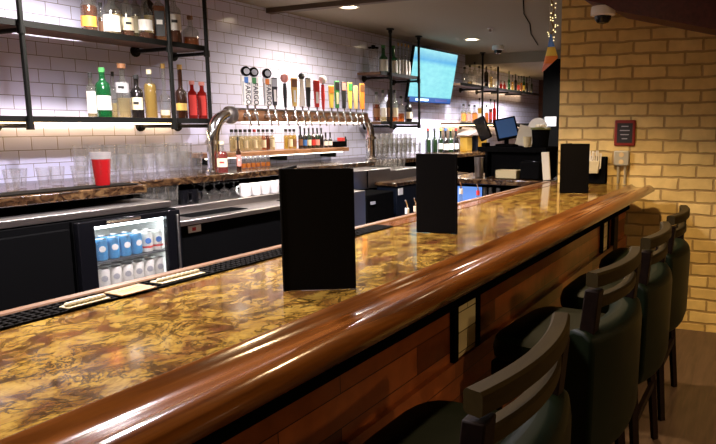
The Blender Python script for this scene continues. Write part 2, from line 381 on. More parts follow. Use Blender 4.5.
# ------------------------------------------------------------------ back bar
CT = CAMZ - .315
bc = thing('back_bar_counter', 'long brown stone back counter against the white tiled wall', 'counter')
MB().bb((-2, 3.30, CT - .045), (8.6, YB - .002, CT)).build('worktop', M['stone'], bc, bevel=.006)
MB().bb((-2, 3.66, 0), (8.6, YB - .002, CT - .046)).build('cabinet_body', M['black'], bc)
sl = thing('side_counter', 'raised stone ledge with black mat above the glass door cooler', 'counter')
MB().bb((.2, 3.10, CT - .05), (2.43, 3.298, CT - .002)).build('slab', M['stone'], sl, bevel=.006)
MB().bb((.3, 3.13, CT - .001), (2.40, 3.27, CT + .006)).build('bar_mat', M['rubber'], sl, bevel=.002)
st = thing('cooler_ledge', 'narrow steel ledge directly above the glass door cooler', 'ledge')
MB().bb((.2, 3.0, 1.045), (2.50, 3.29, 1.08)).build('steel_top', M['steel'], st, bevel=.004)
MB().bb((.2, 3.28, 1.08), (2.43, 3.295, CT - .055)).build('splash', M['black'], st)

# glass door cooler
fx0, fx1, fy, fz0, fz1 = 1.90, 2.50, 2.97, .05, 1.04
fr = thing('beverage_cooler', 'black glass door cooler lit inside, full of beer cans', 'cooler', (0, 0, 0))
m = MB(); m.bb((fx0, fy, fz0), (fx0 + .03, 3.55, fz1)); m.bb((fx1 - .03, fy, fz0), (fx1, 3.55, fz1)); m.bb((fx0 + .03, fy, fz1 - .03), (fx1 - .03, 3.55, fz1)); m.bb((fx0 + .03, fy, fz0), (fx1 - .03, 3.55, fz0 + .05))
m.build('cabinet', M['black'], fr)
MB().bb((fx0 + .031, 3.50, fz0 + .05), (fx1 - .031, 3.54, fz1 - .03)).build('back_liner', M['white'], fr)
m = MB(); m.bb((fx0 + .031, fy + .01, fz0 + .05), (fx0 + .036, 3.5, fz1 - .03)); m.bb((fx1 - .036, fy + .01, fz0 + .05), (fx1 - .031, 3.5, fz1 - .03)); m.build('side_liner', M['white'], fr)
MB().bb((fx0 + .06, fy + .02, fz1 - .055), (fx1 - .06, fy + .05, fz1 - .032)).build('light_bar', mat('cooler_light', (1, 1, 1), .5, emit=(.82, .93, 1), es=17), fr)
for xx in (fx0 + .05, fx1 - .052):
    MB().bb((xx - .006, fy + .02, fz0 + .1), (xx + .006, fy + .032, fz1 - .06)).build('light_strip', mat('cooler_strip', (1, 1, 1), .5, emit=(.80, .93, 1), es=9), fr)
dr = m = MB(); D = .035
y0, y1 = fy - D, fy - .002
m.bb((fx0 + .005, y0, fz0), (fx0 + .09, y1, fz1 - .005)); m.bb((fx1 - .09, y0, fz0), (fx1 - .0, y1, fz1 - .005)); m.bb((fx0 + .09, y0, fz1 - .035), (fx1 - .09, y1, fz1 - .005)); m.bb((fx0 + .09, y0, fz0), (fx1 - .09, y1, fz0 + .10))
dr = m.build('door', M['blackgloss'], fr, bevel=.004)
MB().bb((fx0 + .09, y0 + .010, fz0 + .1), (fx1 - .09, y0 + .016, fz1 - .035)).build('glass_pane', M['clear'], dr)
MB().tube([(fx0 + .15, y0 - .004, fz1 - .02), (fx0 + .34, y0 - .004, fz1 - .02)], .008, 8).build('handle', M['chrome'], dr)
MB().bb((fx1 - .03, y0 - .012, fz0 + .12), (fx1 - .018, y0, fz1 - .03)).build('edge_handle', M['steel'], dr, bevel=.003)
M['wire'] = mat('shelf_wire', (.25, .25, .26), .35, .8)
SH = [.818, .664, .47]
for z in SH:
    m = MB()
    for i in range(34): m.box((fx0 + .045 + i * (fx1 - fx0 - .09) / 33, 3.23, z - .004), (.003, .50, .004))
    m.bb((fx0 + .04, 2.975, z - .010), (fx1 - .04, 2.982, z - .001)); m.bb((fx0 + .04, 3.47, z - .010), (fx1 - .04, 3.477, z - .001))
    m.build('wire_shelf', M['wire'], fr, smooth=False)
def can_proto(cm, dm, nm, label, loc, group):
    t = thing('beer_can', label, 'can', loc, group=group)
    R, H = .031, .108
    MB().lathe([(.024, .002), (.028, 0), (R, .010), (R, H - .012), (.027, H - .001), (.0265, H)], n=18).build('can_body', cm, t)
    MB().lathe([(0, H - .004), (.025, H - .004), (.027, H + .001)], n=18).build('lid', M['steel'], t)
    m = MB(); 
    for k in range(2):
        m.lathe([(.0, -.0), (.016, 0), (.016, .0015), (0, .0015)], (0, -R + .0005, .060), 14, rot=Matrix.Rotation(PI / 2, 3, 'X')); break
    m.build('round_emblem', dm, t)
    return t
blue = can_proto(M['lsky'], M['lwhite'], '', 'blue beer can with white emblem on the upper shelf of the cooler', (0, 0, 0), 'blue cans in the cooler')
whit = can_proto(M['lwhite'], M['lblue'], '', 'white beer can with blue emblem at the right of the upper cooler shelf', (0, 0, 0), 'white cans in the cooler')
MB().lathe([(.0314, .020), (.0314, .032)], n=18).build('red_band', M['lred'], whit)
silv = can_proto(M['lwhite'], M['lgrey'], '', 'silver white can standing on the lower shelf of the cooler', (0, 0, 0), 'silver cans low in the cooler')
first = {}
def put(p, key, loc, rz=0):
    if key not in first: first[key] = p; p.location = loc; p.rotation_euler = (0, 0, rz); return p
    return copy_tree(p, loc, rz=rz)
for i in range(7):
    for j in range(2):
        if i < 5: put(blue, 'b', (fx0 + .105 + i * .067, 3.02 + j * .075, SH[0]), -.5 + .1 * i)
        else: put(whit, 'w', (fx0 + .105 + i * .067, 3.02 + j * .075, SH[0]), -.4)
for i in range(7):
    for j in range(2): put(silv, 's', (fx0 + .105 + i * .067, 3.02 + j * .075, SH[1]), -.4)
# neighbouring closed cooler to the left
nb = thing('bottle_cooler', 'closed black back bar cooler left of the glass door cooler', 'cooler')
MB().bb((.6, 2.975, .03), (fx0 - .01, 3.6, 1.04)).build('cabinet', M['black'], nb)
MB().bb((.62, 2.945, .08), (fx0 - .03, 2.974, 1.01)).build('door', M['black'], nb, bevel=.004)

# long steel topped deep bottle cooler
sc_ = thing('steel_cooler', 'long black chest cooler with steel top and dark sliding lid recesses', 'cooler')
ztop = CAMZ - .532
MB().bb((2.525, 3.02, .05), (4.09, 3.62, ztop - .03)).build('chest', M['black'], sc_, bevel=.004)
MB().bb((2.515, 2.975, ztop - .03), (4.10, 3.25, ztop)).build('steel_top', M['steel'], sc_, bevel=.005)
MB().bb((2.515, 3.252, ztop - .03), (4.10, 3.63, ztop + .045)).build('steel_step', M['steel'], sc_, bevel=.005)
for xa, xb in ((2.68, 3.14), (3.58, 3.98)):
    MB().bb((xa, 3.05, ztop - .004), (xb, 3.20, ztop + .004)).build('lid_recess', M['black'], sc_, bevel=.003)
s_ = MB().bb((2.62, 3.012, .875), (2.71, 3.019, .915)).build('sticker', M['lwhite'], sc_)
MB().bb((2.645, 3.009, .885), (2.67, 3.0118, .905)).build('red_mark', M['lred'], s_)

# steel sink unit between the nearest and middle menus
sk = thing('steel_sink_unit', 'lit steel sink unit with panelled backsplash behind the bar', 'sink')
ax, bx_ = 4.12, at(391, 178, 3.02).x
zt, zb = at(372, 169.5, 3.02).z, at(353, 191, 3.02).z
MB().bb((ax, 3.02, zb), (bx_, 3.29, zt)).build('backsplash', M['steel'], sk, bevel=.006)
MB().bb(((ax + bx_) / 2 - .004, 3.014, zb + .01), ((ax + bx_) / 2 + .004, 3.0195, zt - .01)).build('seam', M['black'], sk)
MB().bb((bx_ + .005, 3.06, .98), (bx_ + .62, 3.29, zt - .03)).build('glass_ledge', M['steel'], sk, bevel=.006)
q0, q1 = at(345, 200, 2.70).x, at(365.5, 200, 2.70).x
hs = thing('hand_sink', 'small steel box front beside the nearest menu, left of the black box unit', 'sink')
MB().bb((q0, 2.70, .60), (q1, 2.97, at(358, 191.5, 2.70).z)).build('basin_box', M['steel'], hs, bevel=.004)
for xx in (q0 + .03, q1 - .03): MB().bb((xx - .015, 2.80, 0), (xx + .015, 2.83, .599)).build('leg', M['steel'], hs)
MB().bb((ax + .02, 3.06, .03), (bx_ + .6, 3.6, .975)).build('base', M['black'], sk)
b1 = thing('glass_washer', 'black box unit with small pale sticker beside the steel sink', 'dishwasher')
q2, q3, zz = at(366.5, 200, 2.72).x, at(394, 200, 2.72).x, at(380, 193, 2.72).z
MB().bb((q2, 2.72, .04), (q3, 2.965, zz)).build('cabinet', M['black'], b1, bevel=.01)
q = at(373, 203, 2.715); MB().bb((q.x - .03, 2.711, q.z - .011), (q.x + .03, 2.719, q.z + .011)).build('sticker', M['lgrey'], b1)
b2 = thing('ice_bin', 'dark blue-black cabinet with square white sticker behind the middle menu', 'cabinet')
q4, zz = at(397, 200, 2.80).x, at(400, 186, 2.80).z
MB().bb((q4, 2.80, .04), (q4 + 1.4, 3.005, zz)).build('cabinet', M['navy'], b2, bevel=.01)
q = at(400.5, 191.5, 2.795); MB().bb((q.x - .035, 2.791, q.z - .028), (q.x + .035, 2.799, q.z + .028)).build('sticker', M['lwhite'], b2)
MB().bb((q4 - .02, 2.79, zz + .001), (q4 + 1.42, 3.008, zz + .03)).build('lid', M['stone'], b2, bevel=.004)
b3 = thing('under_counter_rack', 'dark shelf unit under the far end of the back counter', 'rack')
MB().bb((6.15, 3.35, .04), (6.88, 3.64, 1.0)).build('cabinet', M['black'], b3, bevel=.01)
MB().bb((6.15, 3.32, 1.001), (6.88, 3.64, 1.03)).build('steel_top', M['steel'], b3, bevel=.004)

# ------------------------------------------------------------------ glasses
def pint(loc, label, group, H=.15, R=.043):
    t = thing('pint_glass', label, 'glass', loc, group=group)
    MB().lathe([(0, .008), (R * .66, .008), (R * .96, H), (R, H), (R * .72, .001), (0, 0)], n=16).build('glass_body', M['clear'], t)
    return t
gp = pint((0, 0, 0), 'clear pint glass in the rows left of the tap tower', 'pint glasses left of the tap tower')
def fill_glasses(proto, key, xs, ys, stack=2, dz=.055, z=CT):
    for yi, y in enumerate(ys):
        for i, x in enumerate(xs):
            for k in range(stack if (i + yi) % 4 or yi else max(1, stack - 1)):
                put(proto, key, (x + random.uniform(-.004, .004), y, z + .001 + k * dz))
fill_glasses(gp, 'pl', [2.36 + i * .089 for i in range(9)], [3.42, 3.55], 2, .06)
gp2 = pint((0, 0, 0), 'clear pint glass in the rows right of the tap tower', 'pint glasses right of the tap tower')
fill_glasses(gp2, 'pr', [5.32 + i * .092 for i in range(9)], [3.42, 3.54], 3, .05)
gp3 = pint((0, 0, 0), 'short clear glass on the left mat by the red shaker', 'glasses beside the red shaker', .10, .04)
for i, (x, y) in enumerate([(1.98, 3.5), (2.08, 3.45), (2.18, 3.5), (2.27, 3.45), (1.9, 3.42)]): put(gp3, 'g3', (x, y, CT + .001))
gt = pint((0, 0, 0), 'short clear tumbler stacked on the steel step under the counter', 'tumblers under the counter', .09, .04)
for i in range(3):
    for j in range(2):
        for k in range(2): put(gt, 'gt', (2.60 + i * .085, 3.31 + j * .09, ztop + .047 + k * .035))
gt2 = pint((0, 0, 0), 'small clear glass in the cluster on the steel sink', 'glasses on the steel sink', .09, .038)
for i in range(4):
    for j in range(2): put(gt2, 'gt2', (bx_ + .06 + i * .09, 3.105 + j * .09, zt - .029))
gt3 = pint((0, 0, 0), 'clear glass in the low row in front of the wine bottles', 'glasses before the wine bottles', .09, .04)
for i in range(6): put(gt3, 'gt3', (5.62 + i * .10, 3.62, CT + .001))
def stem(loc):
    t = thing('wine_glass', 'wine glass standing upside down under the counter', 'glass', loc, group='upside-down wine glasses')
    MB().lathe([(.030, .0), (.040, .025), (.037, .048), (.020, .066), (.005, .074), (.004, .075)], n=16).build('bowl', M['clear'], t)
    MB().lathe([(.004, .074), (.004, .106), (.034, .111), (.034, .113), (0, .114)], n=16).build('foot', M['clear'], t)
    return t
gs = stem((0, 0, 0))
for i in range(4):
    for j in range(2): put(gs, 'gs', (3.02 + i * .088, 3.31 + j * .09, ztop + .046))
def mug(loc):
    t = thing('dark_mug', 'dark glass mug on the steel step beside the tumblers', 'mug', loc, group='dark mugs under the counter')
    MB().lathe([(0, 0), (.034, 0), (.037, .09), (.033, .09), (.031, .008), (0, .008)], n=16).build('cup', M['blackgloss'], t)
    MB().tube([(.036, 0, .075), (.055, 0, .07), (.058, 0, .045), (.05, 0, .025), (.035, 0, .02)], .005, 8).build('handle', M['blackgloss'], t)
    return t
gm = mug((0, 0, 0))
for i in range(2):
    for j in range(1): put(gm, 'gm', (2.86 + i * .075, 3.32 + j * .09, ztop + .046), -1)
def wcup(loc):
    t = thing('coffee_mug', 'white coffee mug in the row on the steel step', 'mug', loc, group='white mugs under the counter')
    MB().lathe([(0, 0), (.034, 0), (.040, .012), (.040, .09), (.036, .09), (.035, .012), (0, .008)], n=18).build('cup', M['white'], t)
    MB().tube([(.038, 0, .075), (.058, 0, .07), (.062, 0, .045), (.055, 0, .025), (.038, 0, .02)], .006, 8).build('handle', M['white'], t)
    return t
gc = wcup((0, 0, 0))
for i in range(5): put(gc, 'gc', (3.38 + i * .095, 3.30 + .0 * i, ztop + .046), 2.6)

# red shaker
p = at(103, 186.5, 3.2)
t = thing('cocktail_shaker', 'red metal shaker cup with silver rim standing on the black mat', 'shaker', (p.x, 3.2, CT + .0065))
MB().lathe([(0, 0), (.034, 0), (.036, .006), (.047, .140), (.0475, .141), (.0475, .158), (.045, .158), (.033, .01), (0, .01)], n=24).build('cup', M['redcup'], t)
MB().lathe([(.0478, .140), (.0495, .160), (.0505, .176), (.048, .176), (.0465, .150)], n=24).build('rim', mat('bright_steel', (.8, .78, .74), .3, .7), t)

# ------------------------------------------------------------------ bottles
def bottle(label, loc, H, R, gm='clearb', liq=None, fill=.6, cap='lblack', lab='lwhite', lab2=None, neck=.32, nr=.38, square=False, capr=1.15, lz=(.16, .46), group=None, name='liquor_bottle', cat='bottle', pourer=False, rz=None):
    t = thing(name, label, cat, loc, group=group, rz=random.uniform(-.95, -.45) if rz is None else rz)
    hb = H * (1 - neck); rn = R * nr
    prof_ = [(0, .001), (R * .88, 0), (R, .006), (R, hb - R * .5), (R * .85, hb - R * .12), (rn * 1.25, hb + R * .25), (rn, hb + R * .6), (rn, H - .004), (rn * 1.1, H - .002), (rn * 1.1, H), (0, H)]
    n = 4 if square else 16
    q = Matrix.Rotation(PI / 4, 3, 'Z') if square else None
    k = 1.25 if square else 1
    def pr(p): return [(r * (k if z < hb else 1), z) for r, z in p]
    MB().lathe(pr(prof_), n=n, rot=q).build('glass_body', M[gm], t, bevel=.004 if square else 0)
    if liq:
        hf = fill * hb; ri = R - .003
        MB().lathe(pr([(0, .005), (ri * .95, .005), (ri, .010), (ri, min(hf, hb - R * .55)), (ri * (1 if hf < hb - R * .5 else .8), hf), (0, hf)]), n=n, rot=q).build('liquor', M[liq], t)
    MB().lathe([(0, H + .014), (rn * capr, H + .014), (rn * capr, H - H * .05), (rn, H - H * .05)], n=12).build('cap', M[cap], t)
    if pourer: MB().tube([(0, 0, H + .012), (0, 0, H + .03), (-.012, -.006, H + .055)], [.005, .004, .003], 8).build('pour_spout', M['chrome'], t)
    if lab:
        za, zb = lz[0] * H, lz[1] * H
        if square: o_ = MB().bb((-R * .72, -R * .905, za), (R * .72, -R * .885, zb)).build('front_label', M[lab], t)
        else:
            m = MB(); A = []; B = []
            for i in range(13):
                a_ = -PI / 2 - 1.15 + 2.3 * i / 12
                A.append(m.bm.verts.new(((R + .001) * math.cos(a_), (R + .001) * math.sin(a_), za))); B.append(m.bm.verts.new(((R + .001) * math.cos(a_), (R + .001) * math.sin(a_), zb)))
            for i in range(12): m.bm.faces.new((A[i], A[i + 1], B[i + 1], B[i]))
            o_ = m.build('front_label', M[lab], t)
        if lab2:
            zc = (za + zb) / 2; 
            MB().bb((-R * .42, -R - .0030, zc - (zb - za) * .04), (R * .42, -R - .0012, zc + (zb - za) * .14)).build('label_mark', M[lab2], o_)
    return t
# shelves ------------------------------------------------------------
def shelf_unit(label, xa, xb, poles, x_end=None):
    t = thing('pipe_shelf', label, 'shelf')
    for z in (CAMZ + .055, CAMZ + .555):
        MB().bb((xa, 3.58, z - .028), (xb, 3.86, z)).build('board', M['shelfwood'], t, bevel=.003)
        for x in poles:
            br = MB().tube([(x, 3.885, z - .048), (x, 3.58, z - .048)], .013, 10).build('bracket_pipe', M['iron'], t)
            MB().lathe([(0, 0), (.038, 0), (.038, .008), (.020, .012), (.020, .03), (0, .03)], (x, YB - .001, z - .048), 14, rot=Matrix.Rotation(PI / 2, 3, 'X')).build('wall_flange', M['iron'], br)
            MB().lathe([(0, -.022), (.02, -.022), (.02, .022), (0, .022)], (x, 3.565, z - .048), 12).build('tee_fitting', M['iron'], br)
        MB().bb((xa, 3.572, z - .03), (xb, 3.58, z + .004)).build('front_edge', M['iron'], t)
    for x in poles:
        p = MB().tube([(x, 3.562, CAMZ - .01), (x, 3.562, CEIL - .001)], .014, 10).build('upright_pipe', M['iron'], t)
        MB().lathe([(0, 0), (.04, 0), (.04, .01), (.02, .014), (.02, .04), (0, .04)], (x, 3.562, CEIL - .001), 14, rot=Matrix.Rotation(PI, 3, 'X')).build('ceiling_flange', M['iron'], p)
    return t
shelf_unit('left two-tier pipe shelf with dark boards, crowded with liquor bottles', .3, 3.37, [.6, 2.1, 3.035, 3.345])
shelf_unit('small two-tier pipe shelf right of the taps beside the television', 5.60, 6.395, [5.775, 6.37])
rs = shelf_unit('far two-tier pipe shelf beyond the television with many bottles', 7.475, 10.6, [at(482.6, 90, 3.56).x, at(498, 90, 3.56).x])
for p in (at(524, 90, 3.56).x, at(511, 90, 3.56).x):
    for z in (CAMZ + .055, CAMZ + .555):
        MB().tube([(p, 3.885, z - .04), (p, 3.60, z - .04)], .013, 10).build('bracket_pipe', M['iron'], rs)

ZU, ZL = CAMZ + .556, CAMZ + .056
def row(items, z, Y=3.68):
    for it in items:
        px0, px1, top = it[0], it[1], it[2]; kw = dict(it[4])
        yy = kw.pop('Y', Y)
        c = at((px0 + px1) / 2, 100, yy).x; x0 = at(px0, 100, yy).x; x1 = at(px1, 100, yy).x
        # apparent width spans the circle seen obliquely
        base = Vector((c, yy, z)); d = (base - camo.location).dot(fw)
        R = (px1 - px0) / 2 * d / FPX * (1.02 if px0 < 300 else 1.15)
        pt = atx((px0 + px1) / 2, top, c); H = max(.12, (at((px0 + px1) / 2, top, yy).z - z) - .014)
        sx = kw.pop('dx', 0)
        bottle(it[3], (c + sx, yy, z + .0008), H, R, **kw)
row([
    (88.5, 103.5, -12, 'brown liquor bottle with wide orange label at the left end of the top shelf', dict(gm='clearb', liq='dkamber', fill=.9, lab='lorange', cap='lblack', lz=(.12, .36))),
    (104, 111, 4, 'slim brown bottle between orange-labelled and white-labelled bottles, top left shelf', dict(liq='dkamber', fill=.7, lab='lbrown', Y=3.76)),
    (110, 126, -8, 'clear bottle with tall white label over pale base band, top left shelf', dict(liq='palel', fill=.3, lab='lwhite', cap='lgold', lz=(.08, .46), lab2='lgrey')),
    (127, 139, -12, 'clear bottle with round tan seal on its label, top left shelf', dict(liq='dkamber', fill=.25, lab='lcream', lab2='lblack', cap='lblack', lz=(.14, .40))),
    (144, 158, -6, 'broad clear decanter bottle with cream label and dark liquor at its base', dict(liq='dkamber', fill=.24, lab='lwhite', cap='lpink', lz=(.20, .44))),
    (158.5, 171, -14, 'square amber whiskey bottle with black label beside the pipe upright', dict(liq='amber', fill=.95, lab='lblack', lab2='lwhite', square=True, lz=(.10, .55))),
    (172.5, 185.5, -10, 'tall amber bottle with white label between the two pipe uprights', dict(liq='dkamber', fill=.45, lab='lwhite', lab2='lblack', lz=(.25, .55))),
    (187, 202, 17, 'squat round bottle of amber spirit with wooden stopper at the shelf end', dict(liq='amber', fill=.5, lab=None, cap='lbrown', neck=.38, nr=.28, capr=1.3)),
], ZU, 3.67)
row([
    (96, 107, -12, 'tall clear bottle in the back row behind the orange label', dict(lab=None, liq='amber', fill=.6)),
    (118, 128, -16, 'back row amber bottle behind the tall white label', dict(lab='lgold', liq='amber', fill=.8)),
    (137, 146, -14, 'back row bottle with dark cap left of the broad decanter', dict(lab='lcream', liq='palel', fill=.7)),
    (150, 160, -18, 'back row dark bottle behind the broad decanter', dict(gm='brownb', lab='lgold')),
], ZU, 3.81)
row([
    (87.5, 96, 73, 'clear bottle with oval white label at the left end of the lower shelf', dict(lab='lwhite', liq='palel', fill=.3, lz=(.1, .62), lab2='lgrey', neck=.24)),
    (97, 110.5, 68, 'green gin bottle with white label and red seal', dict(gm='greeng', lab='lwhite', cap='lgreen', lz=(.16, .46), lab2=None, neck=.26)),
    (111, 117.5, 72, 'slim clear bottle between the green gin and shield bottle', dict(lab=None, liq='palel', fill=.5, Y=3.76)),
    (117.5, 130, 64, 'clear tequila bottle with dark shield label and round stopper', dict(liq='palel', fill=.55, lab='lgrey', lz=(.48, .68), lab2='lblack', cap='lbrown', capr=1.7, neck=.30)),
    (131.5, 143, 75, 'dark bottle with white diagonal label on the lower left shelf', dict(gm='cola', lab='lcream', lz=(.2, .5), lab2='lblack', neck=.30)),
    (145, 156.5, 70, 'tapering bottle of yellow liqueur on the lower left shelf', dict(liq='yellowl', fill=.98, lab=None, neck=.24, cap='lcream')),
    (160, 169.5, 64, 'slender pale bottle with gold top beside the pipe upright', dict(liq='yellowl', fill=.3, lab='lcream', cap='goldfoil', neck=.55, lz=(.06, .16))),
    (176, 186.5, 65, 'dark champagne shaped bottle with gold foil top', dict(gm='brownb', lab='lgold', cap='goldfoil', neck=.45, lz=(.16, .3))),
    (188, 197, 81, 'faceted red bottle just left of the last upright on the lower shelf', dict(gm='redl', square=True, lab='lred', lz=(.1, .66), neck=.24, cap='lpink', nr=.5)),
    (197.5, 207, 82, 'faceted red bottle at the very end of the lower left shelf', dict(gm='redl', square=True, lab='lred', lz=(.1, .66), neck=.24, cap='lpink', nr=.5)),
], ZL, 3.67)
# small two-tier shelf
row([
    (380, 388, 45.5, 'green glass bottle left of the middle shelf upright', dict(gm='greeng', lab='lwhite', neck=.38, cap='lgreen', lz=(.08, .52))),
    (390.5, 397.5, 46, 'green glass bottle right of the middle shelf upright', dict(gm='greeng', lab='lwhite', neck=.38, cap='lgreen', lz=(.08, .5))),
    (397, 400.5, 43, 'slender gold-necked bottle, first of four on the top middle shelf', dict(gm='clearb', lab='lwhite', neck=.42, cap='goldfoil', lz=(.05, .5))),
    (400.8, 404, 43.5, 'slender gold-necked bottle, second of four on the top middle shelf', dict(gm='clearb', lab='lwhite', neck=.42, cap='goldfoil', lz=(.05, .5))),
    (404.3, 407.3, 44, 'slender gold-necked bottle, third of four on the top middle shelf', dict(gm='clearb', lab='lwhite', neck=.42, cap='goldfoil', lz=(.05, .5))),
    (407.6, 410.4, 45, 'slender gold-necked bottle nearest the television', dict(gm='clearb', lab='lwhite', neck=.42, cap='goldfoil', lz=(.05, .5))),
], ZU, 3.70)
p = at(372, 70, 3.72)
t = thing('glass_canister', 'tall clear glass canister with dark lid at the left of the top middle shelf', 'jar', (p.x, 3.70, ZU + .001))
MB().lathe([(0, 0), (.05, 0), (.05, .235), (.046, .235), (.046, .008), (0, .008)], n=20).build('glass_body', M['clear'], t)
MB().lathe([(0, .237), (.055, .237), (.055, .25), (.02, .256), (.02, .27), (0, .272)], n=20).build('lid', M['black'], t)
row([
    (373, 379.5, 92, 'amber whiskey bottle at the left end of the lower middle shelf', dict(liq='dkamber', fill=.9, lab='lbrown')),
    (380, 386, 90, 'clear bottle with white label left of the middle shelf upright', dict(liq='palel', fill=.3, lab='lwhite')),
    (386.5, 391.5, 90, 'dark brown bottle hidden behind the middle shelf upright', dict(gm='brownb', lab='lbrown')),
    (392, 397.5, 90, 'clear bottle with cream label right of the middle shelf upright', dict(liq='amber', fill=.35, lab='lcream')),
    (398, 404, 96, 'half-full bottle of orange-brown spirit on the lower middle shelf', dict(liq='amber', fill=.5, lab=None)),
    (405, 411.5, 97, 'dark bottle with pale label at the right of the lower middle shelf', dict(gm='cola', lab='lcream', lz=(.14, .42))),
], ZL, 3.70)
# far shelf
far = ['clear vodka bottle at the near end of the far top shelf', 'clear bottle with yellow-tinted base, second on the far top shelf', 'tall clear bottle, third on the far top shelf', 'clear bottle with white label just before the far upright',
       'dark-capped dark bottle just behind the first far upright', 'pale bottle between the two far uprights', 'clear bottle right before the second far upright', 'small red bottle past the second far upright',
       'short dark red bottle past the second far upright', 'tall green bottle on the far top shelf', 'pale yellow bottle right of the tall green one', 'dark bottle above the soffit corner on the far shelf', 'red-labelled bottle toward the end of the far shelf',
       'orange gold bottle toward the end of the far shelf', 'pale green bottle near the end of the far shelf', 'brown bottle near the end of the far shelf', 'clear bottle last but one on the far shelf', 'dark bottle at the very end of the far top shelf']
kinds = [dict(), dict(liq='palel', fill=.3), dict(), dict(lab='lwhite'), dict(gm='cola'), dict(liq='palel', fill=.8), dict(lab='lwhite'), dict(gm='redl'), dict(gm='redl'), dict(gm='greeng', neck=.45), dict(liq='yellowl', fill=.9), dict(gm='cola'),
         dict(liq='palel', lab='lred', fill=.9), dict(liq='orangel', fill=.9), dict(gm='greeng', lab='lyellow'), dict(gm='brownb'), dict(), dict(gm='oliveg')]
pxs = [(462, 467), (467.5, 472), (472.5, 476.5), (477, 481), (484, 488), (489, 492.5), (493, 496.5), (499.5, 502), (503, 505.5), (507.5, 510), (511, 513.5), (514, 516.5), (517, 519.5), (520, 522), (522.5, 524.8), (525.3, 527.5), (528, 530), (530.5, 532.3)]
tops = [67, 65, 62, 66, 64, 66, 66, 84, 82, 70, 75, 74, 76, 76, 76, 77, 76, 78]
row([(a_, b_, tp, lb, {**dict(lab=None), **k}) for (a_, b_), tp, lb, k in zip(pxs, tops, far, kinds)], ZU, 3.70)
row([
    (461, 466, 104, 'peach liqueur bottle at the near end of the far lower shelf', dict(liq='palel', fill=.9, lab='lorange', lz=(.1, .5))),
    (466.8, 471.5, 104.5, 'peach liqueur bottle, second on the far lower shelf', dict(liq='palel', fill=.9, lab='lpink', lz=(.1, .5))),
    (472.3, 477, 105, 'orange liqueur bottle, third on the far lower shelf', dict(liq='orangel', fill=.9, lab='lorange', lz=(.1, .5))),
    (477.8, 481.5, 98, 'pale yellow bottle just before the far upright, lower shelf', dict(liq='yellowl', fill=.9, lab='lwhite', lz=(.1, .4))),
    (485, 488.5, 105, 'orange bottle right behind the first far upright, lower shelf', dict(liq='orangel', fill=.9, lab=None)),
    (489, 492.2, 99, 'red topped bottle between the far uprights, lower shelf', dict(liq='dkamber', fill=.9, lab='lred')),
    (493, 496, 100, 'brown red bottle before the second far upright, lower shelf', dict(gm='redl', lab=None)),
], ZL, 3.70)

# mixer shelf under the taps
TS = CAMZ - .193
ms = thing('mixer_shelf', 'long wooden wall shelf under the taps holding small bottles', 'shelf')
MB().bb((3.40, 3.64, TS - .035), (5.12, YB - .003, TS)).build('board', M['copper'], ms, bevel=.003)
MB().bb((.5, 3.845, CAMZ + .018), (3.3, 3.858, CAMZ + .0265)).build('light_strip', mat('warm_strip', (1, 1, 1), .5, emit=(1, .66, .32), es=16), bpy.data.objects['pipe_shelf'])
MB().bb((8.4, 3.862, CAMZ + .556), (10.5, 3.875, CAMZ + .57)).build('light_strip', bpy.data.materials['warm_strip'], rs)
MB().bb((7.5, 3.845, CAMZ + .018), (10.5, 3.858, CAMZ + .0265)).build('light_strip', bpy.data.materials['warm_strip'], rs)
led = MB().bb((3.42, 3.70, TS - .046), (5.10, 3.72, TS - .0355)).build('light_strip', mat('led_strip', (1, 1, 1), .5, emit=(1, .90, .74), es=3.5), ms)
for x in (3.5, 4.3, 5.0): MB().bb((x, 3.72, TS - .09), (x + .02, YB - .003, TS - .0365)).build('bracket', M['iron'], ms)
mixcol = ['palel', 'palel', 'palel', 'palel', 'palel', 'redl', 'palel', 'amber', 'dkamber', 'palel', 'yellowl', 'yellowl', 'yellowl']
names = ['at the left end of the shelf', 'second from the left', 'third from the left', 'fourth from the left', 'fifth from the left, before the red capped one', 'with a red cap', 'right after the red capped one',
         'with amber liquid near the middle', 'brown, ninth from the left', 'wide and pale beside a gap', 'yellow, after the gap', 'yellow, next to last of the pale ones', 'yellow with a brown label, last before the dark bottles']
xs = [232, 236.3, 240.8, 245.4, 250, 254.6, 259, 263.4, 267.6, 272.3, 286, 290.2, 294.2]
for i, (px, l_, nm) in enumerate(zip(xs, mixcol, names)):
    p = at(px, 140, 3.74)
    bottle('small mixer bottle under the taps, ' + nm, (p.x, 3.74, TS + .001), .16, .0215, liq='palel' if l_ == 'redl' else l_, fill=1, lab='lbrown' if i == 12 else ('lcream' if i % 2 else None), cap='lred' if l_ == 'redl' else 'lblack', neck=.24, nr=.52, lz=(.15, .55), name='mixer_bottle')
for i, (px, kw, nm) in enumerate([(300.5, dict(gm='cola', neck=.35), 'tall black bottle at the head of the dark row under the taps'), (304.8, dict(gm='cola', lab='lblue', neck=.3), 'black bottle with blue label in the dark row'),
                                   (309, dict(gm='oliveg', lab='lcream', neck=.3), 'olive bottle with cream label in the dark row'), (313.2, dict(gm='brownb', lab='lred', neck=.3), 'brown bottle with red label in the dark row'),
                                   (317.4, dict(gm='oliveg', lab='lpink', neck=.3), 'olive bottle with pink label in the dark row'), (321.4, dict(gm='cola', lab=None, neck=.3), 'plain black bottle in the dark row'),
                                   (325.8, dict(gm='cola', lab='lwhite', neck=.4), 'black bottle with white label, left of a matching one'), (330.2, dict(gm='cola', lab='lwhite', neck=.4), 'black bottle with white label at the end of the dark row')]):
    p = at(px, 140, 3.74); kw.setdefault('lab', 'lbrown')
    bottle(nm, (p.x, 3.74, TS + .001), .185 if i == 0 else (.17 if i < 6 else .13), .020, name='mixer_bottle', **kw)
p = at(340, 145, 3.74)
